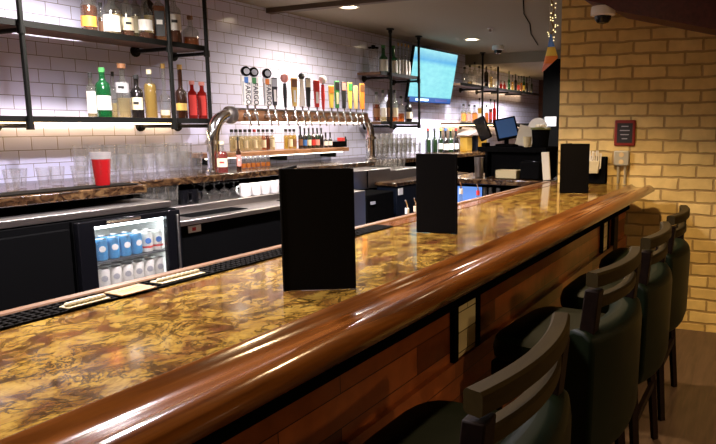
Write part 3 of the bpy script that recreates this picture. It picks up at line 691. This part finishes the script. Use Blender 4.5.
t = thing('bar_tool_caddy', 'dark caddy with red box on the right end of the mixer shelf', 'caddy', (p.x, 3.74, TS + .001))
MB().bb((-.09, -.03, 0), (.07, .03, .055)).build('tray', M['black'], t, bevel=.004); MB().bb((-.01, -.025, .056), (.05, .025, .09)).build('red_box', M['lred'], t, bevel=.003)
MB().lathe([(0, 0), (.014, 0), (.014, .07), (.008, .085), (.008, .1), (0, .1)], (.09, 0, 0), 12).build('small_bottle', M['cola'], t)
# second row: amber minis on the counter
for i in range(7):
    p = at(238.5 + i * 4.9, 160, 3.62)
    if i == 0:
        mini = thing('spice_jar', 'little jar of orange syrup in the row under the mixer shelf', 'jar', (p.x, 3.62, CT + .001), group='orange jars under the mixer shelf')
        MB().lathe([(0, 0), (.019, 0), (.019, .055), (.013, .066), (.013, .075), (0, .075)], n=14).build('glass_body', M['clear'], mini)
        MB().lathe([(0, .003), (.017, .003), (.017, .036), (0, .036)], n=14).build('syrup', M['orangel'], mini)
        MB().lathe([(0, .09), (.015, .09), (.015, .072), (.013, .072)], n=14).build('cap', M['lgrey'], mini)
    else: copy_tree(mini, (p.x, 3.62, CT + .001))
# red bottles at the tower foot
for (px0, px1, top, nm, kw) in [(214, 224.5, 141, 'large red-orange bottle with cream label at the foot of the tap tower', dict(gm='clearb', liq='redl', fill=1.0, lab='lcream', lab2='lred', lz=(.22, .50), neck=.28, cap='lcream')),
                                (233.5, 238, 137, 'small dark red bottle with pink label beside the large red one', dict(gm='brownb', lab='lpink', lab2='lwhite', lz=(.15, .5), neck=.36))]:
    row([(px0, px1, top, nm, kw)], CT, 3.345 if px0 < 220 else 3.44)
# wine
for i, (px, dark, capm, labm, nm) in enumerate([(428, 'oliveg', 'lred', None, 'dark wine bottle with red capsule, leftmost of the group'), (434.5, 'oliveg', 'lblack', None, 'dark wine bottle with black capsule, second from the left'),
                                         (440.5, 'oliveg', 'lyellow', 'lwhite', 'tallest green wine bottle in the middle of the group'), (445.5, 'cola', 'lblue', 'lwhite', 'wine bottle with blue capsule and white label'),
                                         (450.5, 'oliveg', 'lyellow', 'lwhite', 'green wine bottle with white label, right of centre'), (456, 'cola', 'lred', 'lwhite', 'wine bottle with red capsule and white label, rightmost')]):
    yy = 3.62 if i > 2 else 3.78; p = at(px, 140, yy)
    bottle(nm, (p.x, yy, CT + .001), .285, .036, gm=dark, cap=capm, lab=labm, neck=.42, name='wine_bottle', lz=(.12, .38), nr=.36, capr=1.2)

# ------------------------------------------------------------------ tap tower
TY = 3.45
BZ = CAMZ + .085
tw = thing('beer_tap_tower', 'wide chrome pipe beer tower with wood-clad beam on the back counter', 'beer tower')
def arch(xs, sgn):
    P = [(xs, TY, CT + .02), (xs, TY, BZ - .17)]
    for k in range(1, 9):
        a_ = PI / 2 * k / 8; P.append((xs + sgn * .16 * (1 - math.cos(a_)), TY, BZ - .17 + .17 * math.sin(a_)))
    return P
xa, xb = 3.25, 5.215
for xs, sg in ((xa, 1), (xb, -1)):
    lg = MB().tube(arch(xs, sg), .042 if sg == 1 else .036, 16).build('column', M['chrome'], tw)
    MB().lathe([(0, 0), (.056, 0), (.056, .012), (.05, .02), (.05, .035), (0, .035)], (xs, TY, CT + .001), 20).build('base_flange', M['chrome'], lg)
    MB().lathe([(.048, -.012), (.052, -.010), (.052, .010), (.048, .012)], (xs, TY, BZ - .19), 20).build('collar', M['chrome'], lg)
MB().lathe([(0, -.01), (.060, -.01), (.062, 0), (.062, .03), (.055, .04), (0, .04)], (xa + .16, TY, BZ), 20, rot=Matrix.Rotation(PI / 2, 3, 'Y')).build('end_cap', M['steel'], tw)
MB().bb((xa + .2, TY - .045, BZ - .045), (xb - .10, TY + .045, BZ + .045)).build('wood_beam', M['copper'], tw, bevel=.01)
m = MB(); m.bb((xa + .2, TY - .05, BZ + .036), (xb - .14, TY + .05, BZ + .05)); m.build('beam_cap', M['steel'], tw, bevel=.003)
hp = [245.2, 253, 266, 273, 283.5, 292.7, 300.5, 306.5, 315, 321.3, 329.5, 335.2, 342, 348.3, 354, 360.3]
lamp_m = mat('tap_led', (1, 1, 1), .5, emit=(1, .86, .70), es=6)
MB().bb((xa + .3, TY - .02, BZ - .056), (xb - .2, TY + .02, BZ - .0455)).build('under_light', lamp_m, tw)
txs = []
fx = None
for i, px in enumerate(hp):
    x = at(px, 112, TY - .06).x; txs.append(x)
    if fx is None:
        fx = MB().lathe([(0, 0), (.016, 0), (.016, .012), (.009, .016), (.009, .045), (0, .045)], (0, TY - .045, BZ), 12, rot=Matrix.Rotation(PI / 2, 3, 'X')).tube([(0, TY - .085, BZ + .012), (0, TY - .10, BZ - .03), (0, TY - .112, BZ - .075)], [.011, .009, .006], 10).lathe([(0, -.012), (.013, -.01), (.013, .018), (.007, .03), (.007, .055), (0, .055)], (0, TY - .082, BZ + .005), 12)
        fx = fx.build('faucet', M['chrome'], tw); fx.location = (x, 0, 0)
    else:
        c = fx.copy(); COL.objects.link(c); c.parent = tw; c.location = (x, 0, 0)
# tap handles: each a thing of its own, screwed on top of its faucet
HY = TY - .082; HZ = BZ + .061
def handle(i, label, parts, tilt=0):
    t = thing('tap_handle', label, 'tap handle', (txs[i], HY, HZ), rot=(0, tilt, -.5))
    parts(t)
def fargo(sq):
    def f(t):
        o = MB().prism([(-.027, .01), (.027, .01), (.033, .21), (-.033, .21)], -.010, .010, 'y').build('paddle', M['lwhite'], t, bevel=.003)
        MB().bb((-.016, -.0125, .165), (.012, -.0102, .205)).build('colour_square', sq, o)
        MB().bb((-.0285, -.0125, .03), (-.0215, -.0102, .175)).build('side_stripe', M['lgrey'], o)
        text('FARGO', .048, M['lblack'], o, (.006, -.0112, .090), (PI / 2, PI / 2, 0), bold=.0008)
        d = MB().lathe([(0, -.014), (.032, -.014), (.035, -.008), (.035, .008), (.032, .014), (0, .014)], (0, 0, .245), 20, rot=Matrix.Rotation(PI / 2, 3, 'X')).build('round_head', M['blackgloss'], t)
        MB().lathe([(0, 0), (.021, 0), (.021, .003), (0, .003)], (.002, -.0142, .245), 20, rot=Matrix.Rotation(PI / 2, 3, 'X')).build('head_badge', M['lgrey'], d)
        MB().tube([(0, 0, -.0), (0, 0, .02)], .009, 10).build('ferrule', M['chrome'], t)
    return f
def paddle(col, top=None, h=.22, w0=.014, w1=.024, mark=None, ball=None, th=.012):
    h *= 1.22; w0 *= 1.12; w1 *= 1.12
    def f(t):
        o = MB().prism([(-w0, .015), (w0, .015), (w1, h * .75), (w1 * .95, h), (-w1 * .95, h), (-w1, h * .75)], -th, th, 'y').build('paddle', M[col], t, bevel=.004)
        if top: MB().bb((-w1 * .9, -th - .002, h * .70), (w1 * .9, -th - .0002, h * .96)).build('top_badge', M[top], o)
        if mark: MB().bb((-w0 * .6, -th - .0022, h * .2), (w0 * .6, -th - .0002, h * .6)).build('name_strip', M[mark], o)
        if ball: MB().lathe([(0, -.028), (.018, -.02), (.026, 0), (.018, .02), (0, .028)], (0, 0, h + .02), 16).build('round_top', M[ball], t)
        MB().tube([(0, 0, 0), (0, 0, .02)], .008, 10).build('ferrule', M['chrome'], t)
    return f
def bulb(col, head, h=.22):
    h *= 1.18
    def f(t):
        MB().lathe([(0, 0), (.010, .0), (.012, .04), (.016, .12), (.012, h - .07), (0, h - .065)], n=14).build('grip', M[col], t)
        MB().lathe([(0, -.036), (.024, -.026), (.032, 0), (.026, .024), (0, .034)], (0, 0, h - .03), 18).build('head', M[head], t)
    return f
handle(0, 'white FARGO tap handle with blue square, leftmost of all', fargo(M['lblue']))
handle(1, 'white FARGO tap handle with green square, second from the left', fargo(M['lgreen']))
handle(2, 'white FARGO tap handle with orange square', fargo(M['lorange']))
handle(3, 'black tap handle with grey badge right of the orange-square one', paddle('lblack', 'lgrey', .18, .014, .02, 'lwhite'))
handle(4, 'dark slim tap handle with pinkish grey oval head', bulb('lblack', 'lpink', .215))
handle(5, 'brown and cream stacked tap handle', paddle('lgold', 'lbrown', .19, .014, .022, 'lwhite'))
handle(6, 'white tapering tap handle with black pointed top', paddle('lwhite', None, .19, .022, .012, None, 'lblack'))
handle(7, 'tap handle with black grip and cream upper half', paddle('lblack', 'lcream', .20, .012, .018))
handle(8, 'red tap handle with white centre strip', paddle('lred', None, .19, .016, .022, 'lwhite'))
handle(9, 'dark red tap handle topped by a white ball shape', bulb('lred', 'lwhite', .23))
handle(10, 'yellow tap handle with orange badge', paddle('lyellow', 'lorange', .165, .014, .020))
handle(11, 'green topped dark tap handle with pale strip', paddle('lgreen', 'lblack', .20, .014, .019, 'lcream'))
handle(12, 'black tap handle with pink upper badge', paddle('lblack', 'lpink', .20, .013, .018))
handle(13, 'yellow and green tap handle near the right end', paddle('lyellow', 'lgreen', .20, .012, .018))
handle(14, 'tan tap handle beside the last orange one', paddle('ltan', None, .18, .012, .018))
handle(15, 'orange tap handle with brown top, rightmost of all', paddle('lorange', 'lbrown', .20, .017, .021))

# ------------------------------------------------------------------ television
TL, BL, TR, BR = [Vector(v) * 1.02 + Vector((0, 0, CAMZ)) for v in ((6.28, 3.558, .878), (6.283, 3.668, .276), (7.309, 3.533, .88), (7.322, 3.65, .287))]
cen = (TL + BL + TR + BR) / 4; ex = ((TR - TL) + (BR - BL)).normalized(); ez = ((TL - BL) + (TR - BR)); ez = (ez - ex * ez.dot(ex)).normalized(); ey = ez.cross(ex)
tv = bpy.data.objects.new('television', None); COL.objects.link(tv); tag(tv, 'flat screen television tilted down from the tiled wall, showing a pale cyan picture', 'television')
tv.matrix_world = Matrix(((ex.x, ey.x, ez.x, cen.x), (ex.y, ey.y, ez.y, cen.y), (ex.z, ey.z, ez.z, cen.z), (0, 0, 0, 1)))
TW, TH = 1.055, .620
MB().bb((-TW / 2 - .008, 0, -TH / 2 - .008), (TW / 2 + .008, .035, TH / 2 + .008)).build('casing', M['blackgloss'], tv, bevel=.004)
def screenmat():
    m = mat('tv_screen', (.01, .01, .01), .2); nt = m.node_tree; b = nt.nodes['Principled BSDF']
    t = nt.nodes.new('ShaderNodeTexCoord'); s = nt.nodes.new('ShaderNodeSeparateXYZ'); nt.links.new(t.outputs['Object'], s.inputs[0])
    mr = nt.nodes.new('ShaderNodeMapRange'); mr.inputs[1].default_value = -TH / 2; mr.inputs[2].default_value = TH / 2; nt.links.new(s.outputs[2], mr.inputs[0])
    base = ramp(nt, mr.outputs[0], [(0, (.03, .10, .40)), (.10, (.04, .16, .50)), (.115, (.28, .80, .88)), (.72, (.30, .82, .90)), (.80, (.14, .50, .85)), (.88, (.25, .65, .85)), (1, (.42, .88, .95))])
    nz = noise(nt, coords(nt, (3, 1, 9)), 2.5, 3); col = mixc(nt, base, ramp(nt, nz, [(.35, (.75, .85, .9)), (.65, (1.1, 1.05, 1.0))]), .6, 'MULTIPLY')
    nt.links.new(col, b.inputs['Emission Color']); b.inputs['Emission Strength'].default_value = .8; return m
scn = MB().bb((-TW / 2 + .004, -.002, -TH / 2 + .004), (TW / 2 - .004, -.0002, TH / 2 - .004)).build('screen', screenmat(), tv)
def em(name, c, s=1): return mat(name, c, .5, emit=c, es=s)
MB().bb((.12, -.004, -TH / 2 + .02), (.42, -.0022, -TH / 2 + .05)).build('score_bar', em('score_dark', (.02, .03, .10)), scn)
MB().bb((-.35, -.004, -TH / 2 + .022), (-.05, -.0022, -TH / 2 + .046)).build('caption_bar', em('score_light', (.30, .55, .85)), scn)
arm = MB(); arm.bb((-.12, .0355, .02), (.12, .075, .20)); arm.build('wall_bracket', M['black'], tv)

# ------------------------------------------------------------------ ceiling fittings
glow = mat('downlight_glow', (1, 1, 1), .5, emit=(1, .80, .50), es=12)
def downlight(x, y, label):
    t = thing('recessed_light', label, 'ceiling light', (x, y, CEIL))
    MB().lathe([(.075, -.001), (.095, -.001), (.095, -.008), (.078, -.012), (.075, -.010)], n=28).build('trim_ring', M['white'], t)
    MB().lathe([(0, -.004), (.074, -.004), (.074, -.002), (0, -.002)], n=28).build('lens', glow, t)
for i, (x, y) in enumerate(BACKROW): downlight(x, y, ['round recessed light at the far left of the back bar row', 'round recessed light above the left shelf', 'glowing round ceiling light nearest the camera, above the tap handles', 'glowing round ceiling light right of the television'][i])
for L_, nm in ((AISLE_FILL, 'the working aisle behind the bar as added fill'), (GUEST, 'the bar top'), (SEATS, 'the guest side of the room')):
    for i, (x, y) in enumerate(L_): downlight(x, y, 'recessed light over %s, %s' % (nm, ['nearest the left wall', 'second along', 'nearest the brick wall'][i]))
downlight(7.2, 2.0, 'added recessed light over the far end of the room behind the brick wall')
def dome(name, label, loc, s=1, z=CEIL):
    t = thing(name, label, 'camera', (loc[0], loc[1], z))
    MB().lathe([(0, 0), (.062 * s, 0), (.066 * s, -.02 * s), (.066 * s, -.045 * s), (.05 * s, -.05 * s), (0, -.05 * s)], n=24).build('housing', M['white'], t)
    MB().lathe([(.046 * s, -.0505 * s), (.044 * s, -.068 * s), (.030 * s, -.085 * s), (0, -.093 * s)], n=24).build('dome', M['blackgloss'], t)
dome('security_camera', 'white dome security camera on the ceiling above the far shelf', (7.55, 3.10), 1.1)
dome('security_camera', 'white dome security camera under the dark soffit by the brick wall', (4.52, 1.085), 1.25, 2.302)
t = thing('sprinkler_head', 'small ceiling sprinkler between the recessed light and dome camera', 'sprinkler', (6.2, 2.63, CEIL))
MB().lathe([(0, 0), (.035, 0), (.03, -.008), (.01, -.012), (.008, -.03), (.022, -.032), (.022, -.035), (0, -.036)], n=16).build('body', M['steel'], t)
rc = lambda px, py: (lambda r: r * ((CEIL - .006 - CAMZ) / r.z))(fw + rt * ((px - PCX) / FPX) + up * ((PCY - py) / FPX))
pts = [rc(*q) for q in ((523, -6), (524, 14), (530, 24), (531, 34), (538, 45))]
tag(MB().tube([(q.x, q.y, CEIL - .006) for q in pts], .005, 6).build('ceiling_cable', M['black']), 'thin black cable running crookedly across the ceiling toward the brick wall', 'cable')

# ------------------------------------------------------------------ register stand at the end of the bar
DZ = BT
ds = thing('service_counter', 'dark stone service counter closing the far end of the bar', 'counter')
MB().bb((4.78, 1.52, DZ - .045), (5.40, 2.46, DZ)).build('worktop', M['stone'], ds, bevel=.006)
MB().bb((4.95, 1.70, 0), (5.38, 1.98, DZ - .046)).build('cabinet_body', M['black'], ds)
cb = thing('glass_front_cooler', 'blue-lit glass front cooler under the service counter', 'cooler', (4.98, 2.0, .03))
MB().bb((.03, 0, 0), (.38, .46, .98)).build('cabinet', M['black'], cb)
MB().bb((.012, .19, .04), (.029, .455, .95)).build('glass_door', mat('blue_lit_glass', (.10, .20, .5), .1, emit=(.16, .33, .85), es=.75), cb)
for y in (.02, .09, .14): MB().bb((.008, y, .04), (.029, y + .03, .95)).build('door_frame', M['steel'], cb)
hu = thing('register_hutch', 'black hutch on the service counter carrying the register', 'cabinet')
MB().bb((5.0, 1.62, DZ + .21), (5.38, 2.23, DZ + .255)).build('top_shelf', M['black'], hu, bevel=.006)
MB().bb((5.04, 1.64, DZ + .001), (5.36, 2.12, DZ + .209)).build('back_box', M['black'], hu, bevel=.004)
MB().bb((5.0, 2.14, DZ + .001), (5.18, 2.16, DZ + .209)).build('side_panel', M['black'], hu)
pr = thing('receipt_printer', 'black receipt printer at the right of the service counter', 'printer', (4.86, 1.63, DZ + .001))
MB().bb((0, 0, 0), (.14, .165, .145)).build('case', M['black'], pr, bevel=.012); MB().bb((.04, .02, .1455), (.10, .14, .150)).build('lid', M['blackgloss'], pr, bevel=.002)
bx = thing('napkin_box', 'low beige box lying open before the black hutch', 'box', (4.86, 1.82, DZ + .001))
m = MB(); m.bb((0, 0, 0), (.12, .19, .006)); m.bb((0, 0, 0), (.006, .19, .07)); m.bb((.114, 0, 0), (.12, .19, .07)); m.bb((0, 0, 0), (.12, .006, .07)); m.bb((0, .184, 0), (.12, .19, .07)); m.build('carton', M['cream'], bx)
MB().bb((.01, .01, .01), (.11, .18, .055)).build('napkin_stack', M['paper'], bx)
t = thing('shaker_tin', 'tall steel shaker tin at the left end of the service counter', 'shaker', (4.90, 2.17, DZ + .001))
MB().lathe([(0, 0), (.031, 0), (.034, .005), (.043, .17), (.041, .17), (.031, .01), (0, .01)], n=24).build('tin', M['steel'], t)
t = thing('receipt_pad', 'tall stack of cream receipt paper leaning at the bar corner', 'paper', (4.87, 1.572, DZ + .004), rot=(math.radians(-4), math.radians(-3), 0))
MB().bb((0, -.03, .0), (.02, .03, .22)).build('sheets', M['paper'], t, bevel=.002)
# on the hutch
HT = DZ + .256
pos = thing('register_screen', 'black touch register with bluish screen on the hutch', 'register', (5.16, 2.03, HT))
MB().bb((-.06, -.08, 0), (.08, .08, .02)).build('base', M['black'], pos, bevel=.006)
MB().tube([(0, 0, .02), (.0, 0, .10)], .02, 10).build('neck', M['black'], pos)
s1 = MB().box((0, 0, 0), (.03, .19, .19)).build('display_case', M['black'], pos, bevel=.006); s1.location = (-.01, 0, .15); s1.rotation_euler = (math.radians(-12), math.radians(20), math.radians(25))
MB().box((-.0165, 0, 0), (.002, .16, .16)).build('screen', mat('register_screen', (.02, .05, .12), .1, emit=(.03, .06, .13), es=.5), s1)
t = thing('menu_sheet', 'white sheets of paper standing behind the register screen', 'paper', (5.16, 1.87, HT + .002), rot=(math.radians(14), 0, math.radians(15)))
MB().bb((0, -.06, 0), (.006, .08, .17)).build('sheet', M['paper'], t)
t = thing('plate_stack', 'round white dish standing behind the dark bucket', 'dish', (5.30, 1.80, HT + .002))
MB().lathe([(0, -.006), (.085, -.006), (.085, .006), (0, .006)], (0, 0, .155), 28, rot=Matrix.Rotation(PI / 2, 3, 'Y')).build('plate', M['white'], t)
MB().bb((-.02, -.05, 0), (.02, .05, .075)).build('stand', M['black'], t)
t = thing('ice_bucket', 'dark bucket with olive rim on the right of the hutch', 'bucket', (5.11, 1.71, HT + .001))
MB().lathe([(0, 0), (.062, 0), (.075, .14), (.070, .14), (.058, .008), (0, .008)], n=24).build('bucket', M['black'], t)
MB().lathe([(.068, .1405), (.083, .142), (.085, .156), (.066, .160), (.06, .150)], n=24).build('rim', mat('olive_rim', (.14, .15, .04), .35), t)
m = MB()
for k in range(6): m.lathe([(0, -.02), (.016, -.012), (.02, 0), (.014, .014), (0, .02)], (.03 * math.cos(k * 1.05), .03 * math.sin(k * 1.05), .165), 8)
m.build('lemon_wedges', M['lcream'], t)
t = thing('paper_cup', 'cream paper cup before the dark bucket', 'cup', (4.99 + .05, 1.80, HT + .001))
MB().lathe([(0, 0), (.028, 0), (.036, .085), (.033, .085), (.026, .005), (0, .005)], n=20).build('cup', M['cream'], t)
kb = thing('card_terminal', 'black card terminal with raised arm at the left of the hutch', 'terminal', (5.08, 2.19, HT + .001))
MB().bb((-.05, -.02, 0), (.05, .02, .03)).build('foot', M['black'], kb, bevel=.003)
s = MB().box((0, 0, 0), (.03, .11, .20)).build('head', M['blackgloss'], kb, bevel=.01); s.location = (0, .03, .15); s.rotation_euler = (math.radians(-24), 0, 0)
# yellow containers on the counter beyond the wine
p = at(464, 150, 3.6)
for i, (px, nm) in enumerate([(466, 'yellow juice container left of the dark one, beyond the wine'), (481, 'yellow juice container right of the dark one, beyond the wine')]):
    q = at(px, 150, 3.55); t = thing('juice_container', nm, 'container', (q.x, 3.55, CT + .001))
    MB().bb((-.09, -.05, 0), (.09, .05, .19)).build('tub', M['yellowl'], t, bevel=.012); MB().bb((-.095, -.055, .191), (.095, .055, .205)).build('lid', M['lcream'], t, bevel=.003)
q = at(473.5, 150, 3.55); t = thing('bottle_box', 'narrow dark container between two yellow juice containers', 'container', (q.x, 3.55, CT + .001))
MB().bb((-.04, -.05, 0), (.04, .05, .2)).build('tub', M['navy'], t, bevel=.006)
q = at(477, 133, 3.5); t = thing('tray_cover', 'grey domed cover over the juice containers', 'cover', (q.x - .05, 3.55, CT + .2075))
MB().prism([(-.3, 0), (.33, 0), (.20, .06), (-.02, .075), (-.22, .03)], -.10, .10, 'y').build('cover', mat('grey_cloth', (.30, .24, .22), .7), t, bevel=.01)
# speed rail bottles peeking over the bar
for i, (px, py, lb, cm, nm) in enumerate([(407, 205, 'clearb', 'lwhite', 'bottle with white pourer peeking over the bar left of the middle menu'), (415.5, 203, 'clearb', 'lcream', 'bottle with cream pourer partly behind the middle menu'),
                                          (461, 186, 'clearb', 'lwhite', 'bottle with pourer just right of the middle menu'), (478, 188, 'clearb', 'lred', 'bottle with red collared pourer below the blue cooler')]):
    q = at(px, py, 1.60); H = q.z - .80 - .03
    t = bottle(nm, (q.x, 1.60, .80), H, .031, gm=lb, liq='palel', fill=.9, cap=cm, lab='lwhite', neck=.36, nr=.3, pourer=True)
sr = thing('speed_rail', 'steel bottle rack hung behind the bar under its inner lip', 'rack')
m = MB(); m.bb((2.2, 1.53, .785), (4.70, 1.67, .797)); m.bb((2.2, 1.665, .79), (4.70, 1.672, .92)); m.bb((2.2, 1.53, .79), (4.70, 1.536, .92)); m.build('trough', M['steel'], sr)

# ------------------------------------------------------------------ things on the brick wall
BR5 = math.radians(5)
def on_brick(px, py):
    q = atx(px, py, 4.80)
    x = BX - math.tan(BR5) * (q.y - 1.46); q = atx(px, py, x); return q
q = on_brick(596, 178)
t = thing('straw_caddy', 'black straw caddy hung on the brick wall', 'caddy', (q.x - .005, q.y, BT + .002), rz=BR5)
MB().bb((-.10, -.085, 0), (-.002, .085, .20)).build('caddy', M['black'], t, bevel=.006)
m = MB()
random.seed(3)
for k in range(16):
    x, y = -.125 + random.uniform(-.014, .014), -.01 + random.uniform(-.04, .04)
    m.tube([(x, y, .115), (x + random.uniform(-.008, .002), y + random.uniform(-.012, .012), .235 + random.uniform(-.015, .015))], .0042, 6)
st_ = m.build('straws', M['paper'], t)
MB().prism([(-.035, .08), (.03, .08), (.042, .17), (-.045, .17)], -.148, -.102, 'x').build('straw_cup', M['cream'], t, bevel=.003)
q = on_brick(622, 158)
t = thing('power_outlet', 'grey metal outlet box with two sockets on the brick wall', 'outlet', (q.x, q.y, q.z), rz=BR5)
ob = MB().bb((-.045, -.055, -.055), (-.001, .055, .055)).build('box', mat('outlet_grey', (.42, .38, .26), .4, .3), t, bevel=.008)
for dz in (-.026, .026): MB().lathe([(0, 0), (.018, 0), (.018, .003), (0, .003)], (-.0452, 0, dz), 16, rot=Matrix.Rotation(-PI / 2, 3, 'Y')).build('socket', M['ltan'], ob)
for dy in (-.03, .02): MB().tube([(-.02, dy, -.055), (-.02, dy, BT - q.z + .003)], .010, 8).build('conduit', mat('conduit', (.35, .28, .15), .4, .3), t)
q = on_brick(625, 133)
t = thing('framed_sign', 'small black sign in a red frame on the brick wall', 'sign', (q.x, q.y, q.z), rz=BR5)
fr_ = MB().bb((-.018, -.075, -.095), (-.001, .075, .095)).build('frame', mat('dark_red_frame', (.24, .02, .012), .4), t, bevel=.012)
MB().bb((-.021, -.055, -.072), (-.0185, .055, .072)).build('panel', M['lblack'], t)
m = MB()
for k, wd in enumerate((.05, .07, .06, .04)): m.bb((-.0225, -wd / 2, .045 - k * .03), (-.0212, wd / 2, .052 - k * .03))
m.build('print_lines', M['lgrey'], t)

# twig garland and flag at the brick corner
tw2 = thing('lit_twig_garland', 'dry twig garland with tiny warm lights hanging at the brick corner', 'garland', (4.66, 1.485, CEIL))
pth = [(0, 0, 0), (.0, .02, -.06), (.0, -.01, -.15), (0, .015, -.22), (0, -.012, -.28), (0, .01, -.33), (0, -.005, -.37)]
MB().tube(pth, .006, 6).build('stem', mat('twig_brown', (.22, .14, .05), .8), tw2)
m = MB(); ml = MB()
for k in range(34):
    u = k / 33; i_ = min(5, int(u * 6)); f_ = u * 6 - i_; P = Vector(pth[i_]).lerp(Vector(pth[i_ + 1]), f_)
    d_ = Vector((random.uniform(-1, 1), random.uniform(-1, 1), random.uniform(-.6, .3))).normalized() * random.uniform(.015, .035)
    m.tube([P, P + d_], [.003, .0015], 5)
    ml.lathe([(0, -.005), (.005, 0), (0, .005)], P + d_, 6)
m.build('twigs', bpy.data.materials['twig_brown'], tw2); ml.build('tiny_lights', mat('fairy_light', (1, .9, .6), .5, emit=(1, .80, .40), es=2.0), tw2, kind='stuff')
fl = thing('small_flag', 'small hanging flag in blue, yellow and red by the brick corner', 'flag', (4.60, 1.452, 2.155))
bands = [(0, .34, 'lflag'), (.34, .58, 'lyellow'), (.58, .78, 'lorange'), (.78, 1.0, 'lpink')]
def fp(u, v): # u down 0..1, v across 0..1
    wdt = .012 + .085 * min(u / .62, 1) if u < .62 else .097 * (1 - (u - .62) / .38) + .004
    y = -.004 + .055 * u - wdt * (v - .0) + .035; return (.008 * math.sin(u * 5 + v * 4), y, -.265 * u)
for a_, b_, c_ in bands:
    m = MB(); G = [[m.bm.verts.new(fp(a_ + (b_ - a_) * i / 6, j / 6)) for j in range(7)] for i in range(7)]
    for i in range(6):
        for j in range(6): m.bm.faces.new((G[i][j], G[i][j + 1], G[i + 1][j + 1], G[i + 1][j]))
    o = m.build('colour_band', M[c_], fl); md = o.modifiers.new('s', 'SOLIDIFY'); md.thickness = .0015
MB().tube([(0, .035, 0), (0, .035, .39)], .0015, 6).build('string', M['paper'], fl)

# far end of the room
t = thing('dark_column', 'black column in the dim far end of the room', 'column', (8.0, 2.55, 0))
MB().bb((0, -.11, 0), (.2, .11, 2.34)).build('shaft', M['black'], t, bevel=.01)
n_ = MB().bb((-.012, -.08, 1.50), (-.001, .07, 1.62)).build('pale_notice', M['lgrey'], t)
t = thing('menu_shelf', 'dim wooden cabinet against the far dark wall', 'cabinet', (10.6, 2.2, 0))
MB().bb((0, -.8, 0), (.5, .9, 1.25)).build('carcass', M['darkwood'], t, bevel=.01); MB().bb((-.02, -.82, 1.251), (.52, .92, 1.29)).build('top', M['shelfwood'], t, bevel=.004)

# ------------------------------------------------------------------ bar stools
def stool(x, y, rz, label):
    t = thing('bar_stool', label, 'bar stool', (x, y, 0), rz, group='green leather bar stools along the bar')
    W, Dp, SZ = .50, .36, .80
    # seat cushion (front faces +y)
    m = MB(); pts = []
    for i in range(24):
        a_ = 2 * PI * i / 24; ca, sa = math.cos(a_), math.sin(a_)
        pts.append((math.copysign(abs(ca) ** .45, ca) * W / 2, math.copysign(abs(sa) ** .45, sa) * Dp / 2))
    R = []
    for s_, z in ((.93, SZ - .085), (1.0, SZ - .07), (1.02, SZ - .04), (.98, SZ - .012), (.88, SZ), (.5, SZ + .006)):
        R.append([m.bm.verts.new((px * s_, py * s_, z)) for px, py in pts])
    for a_, b_ in zip(R, R[1:]):
        for i in range(24): m.bm.faces.new((a_[i], a_[(i + 1) % 24], b_[(i + 1) % 24], b_[i]))
    m.bm.faces.new(R[0][::-1]); m.bm.faces.new(R[-1])
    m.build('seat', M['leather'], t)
    MB().bb((-W / 2 + .02, -Dp / 2 + .02, SZ - .14), (W / 2 - .02, Dp / 2 - .02, SZ - .086)).build('seat_frame', M['darkwood'], t, bevel=.006)
    for sx in (-1, 1):
        for sy in (-1, 1):
            MB().tube([(sx * (W / 2 - .045), sy * (Dp / 2 - .045), SZ - .13), (sx * (W / 2 - .01), sy * (Dp / 2 + .01), .0)], [.024, .018], 4).build('leg', M['darkwood'], t, smooth=False)
    for sy in (-1, 1): MB().bb((-W / 2 + .03, sy * (Dp / 2 - .012) - .011, .26), (W / 2 - .03, sy * (Dp / 2 - .012) + .011, .295)).build('footrest', M['darkwood'], t, bevel=.003)
    for sx in (-1, 1): MB().bb((sx * (W / 2 - .026) - .011, -Dp / 2 + .02, .31), (sx * (W / 2 - .026) + .011, Dp / 2 - .02, .345)).build('stretcher', M['darkwood'], t, bevel=.003)
    # curved back: plan arc bowing away from the bar
    def path(y_end, bow, n=20, w=W):
        P = []
        for i in range(n + 1):
            u = -1 + 2 * i / n; yy = y_end - bow * (1 - u * u); dy = 2 * bow * u / (w / 2)
            L = math.hypot(1, dy); P.append((u * w / 2, yy, -dy / L, 1 / L))
        return P
    def rnd(h0, h1, th, r=.006):
        return [(-th / 2 + r, h0), (th / 2 - r, h0), (th / 2, h0 + r), (th / 2, h1 - r), (th / 2 - r, h1), (-th / 2 + r, h1), (-th / 2, h1 - r), (-th / 2, h0 + r)]
    yb = -Dp / 2
    MB().sweep(rnd(1.015, 1.06, .042), path(yb - .006, .036)).build('top_rail', M['railolive'], t)
    MB().sweep(rnd(.940, .978, .036), path(yb + .002, .036, w=W - .05)).build('lower_rail', M['railolive'], t)
    for sx in (-1, 1):
        x_ = sx * (W / 2 - .024)
        MB().prism([(yb + .05, SZ - .12), (yb + .015, 1.004), (yb - .030, 1.004), (yb - .000, SZ - .12)], x_ - .026, x_ + .026, 'x').build('back_post', M['darkwood'], t, bevel=.004)
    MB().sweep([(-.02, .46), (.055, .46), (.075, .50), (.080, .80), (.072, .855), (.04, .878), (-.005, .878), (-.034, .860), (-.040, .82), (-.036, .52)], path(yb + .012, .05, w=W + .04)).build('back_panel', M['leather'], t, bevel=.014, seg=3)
    return t
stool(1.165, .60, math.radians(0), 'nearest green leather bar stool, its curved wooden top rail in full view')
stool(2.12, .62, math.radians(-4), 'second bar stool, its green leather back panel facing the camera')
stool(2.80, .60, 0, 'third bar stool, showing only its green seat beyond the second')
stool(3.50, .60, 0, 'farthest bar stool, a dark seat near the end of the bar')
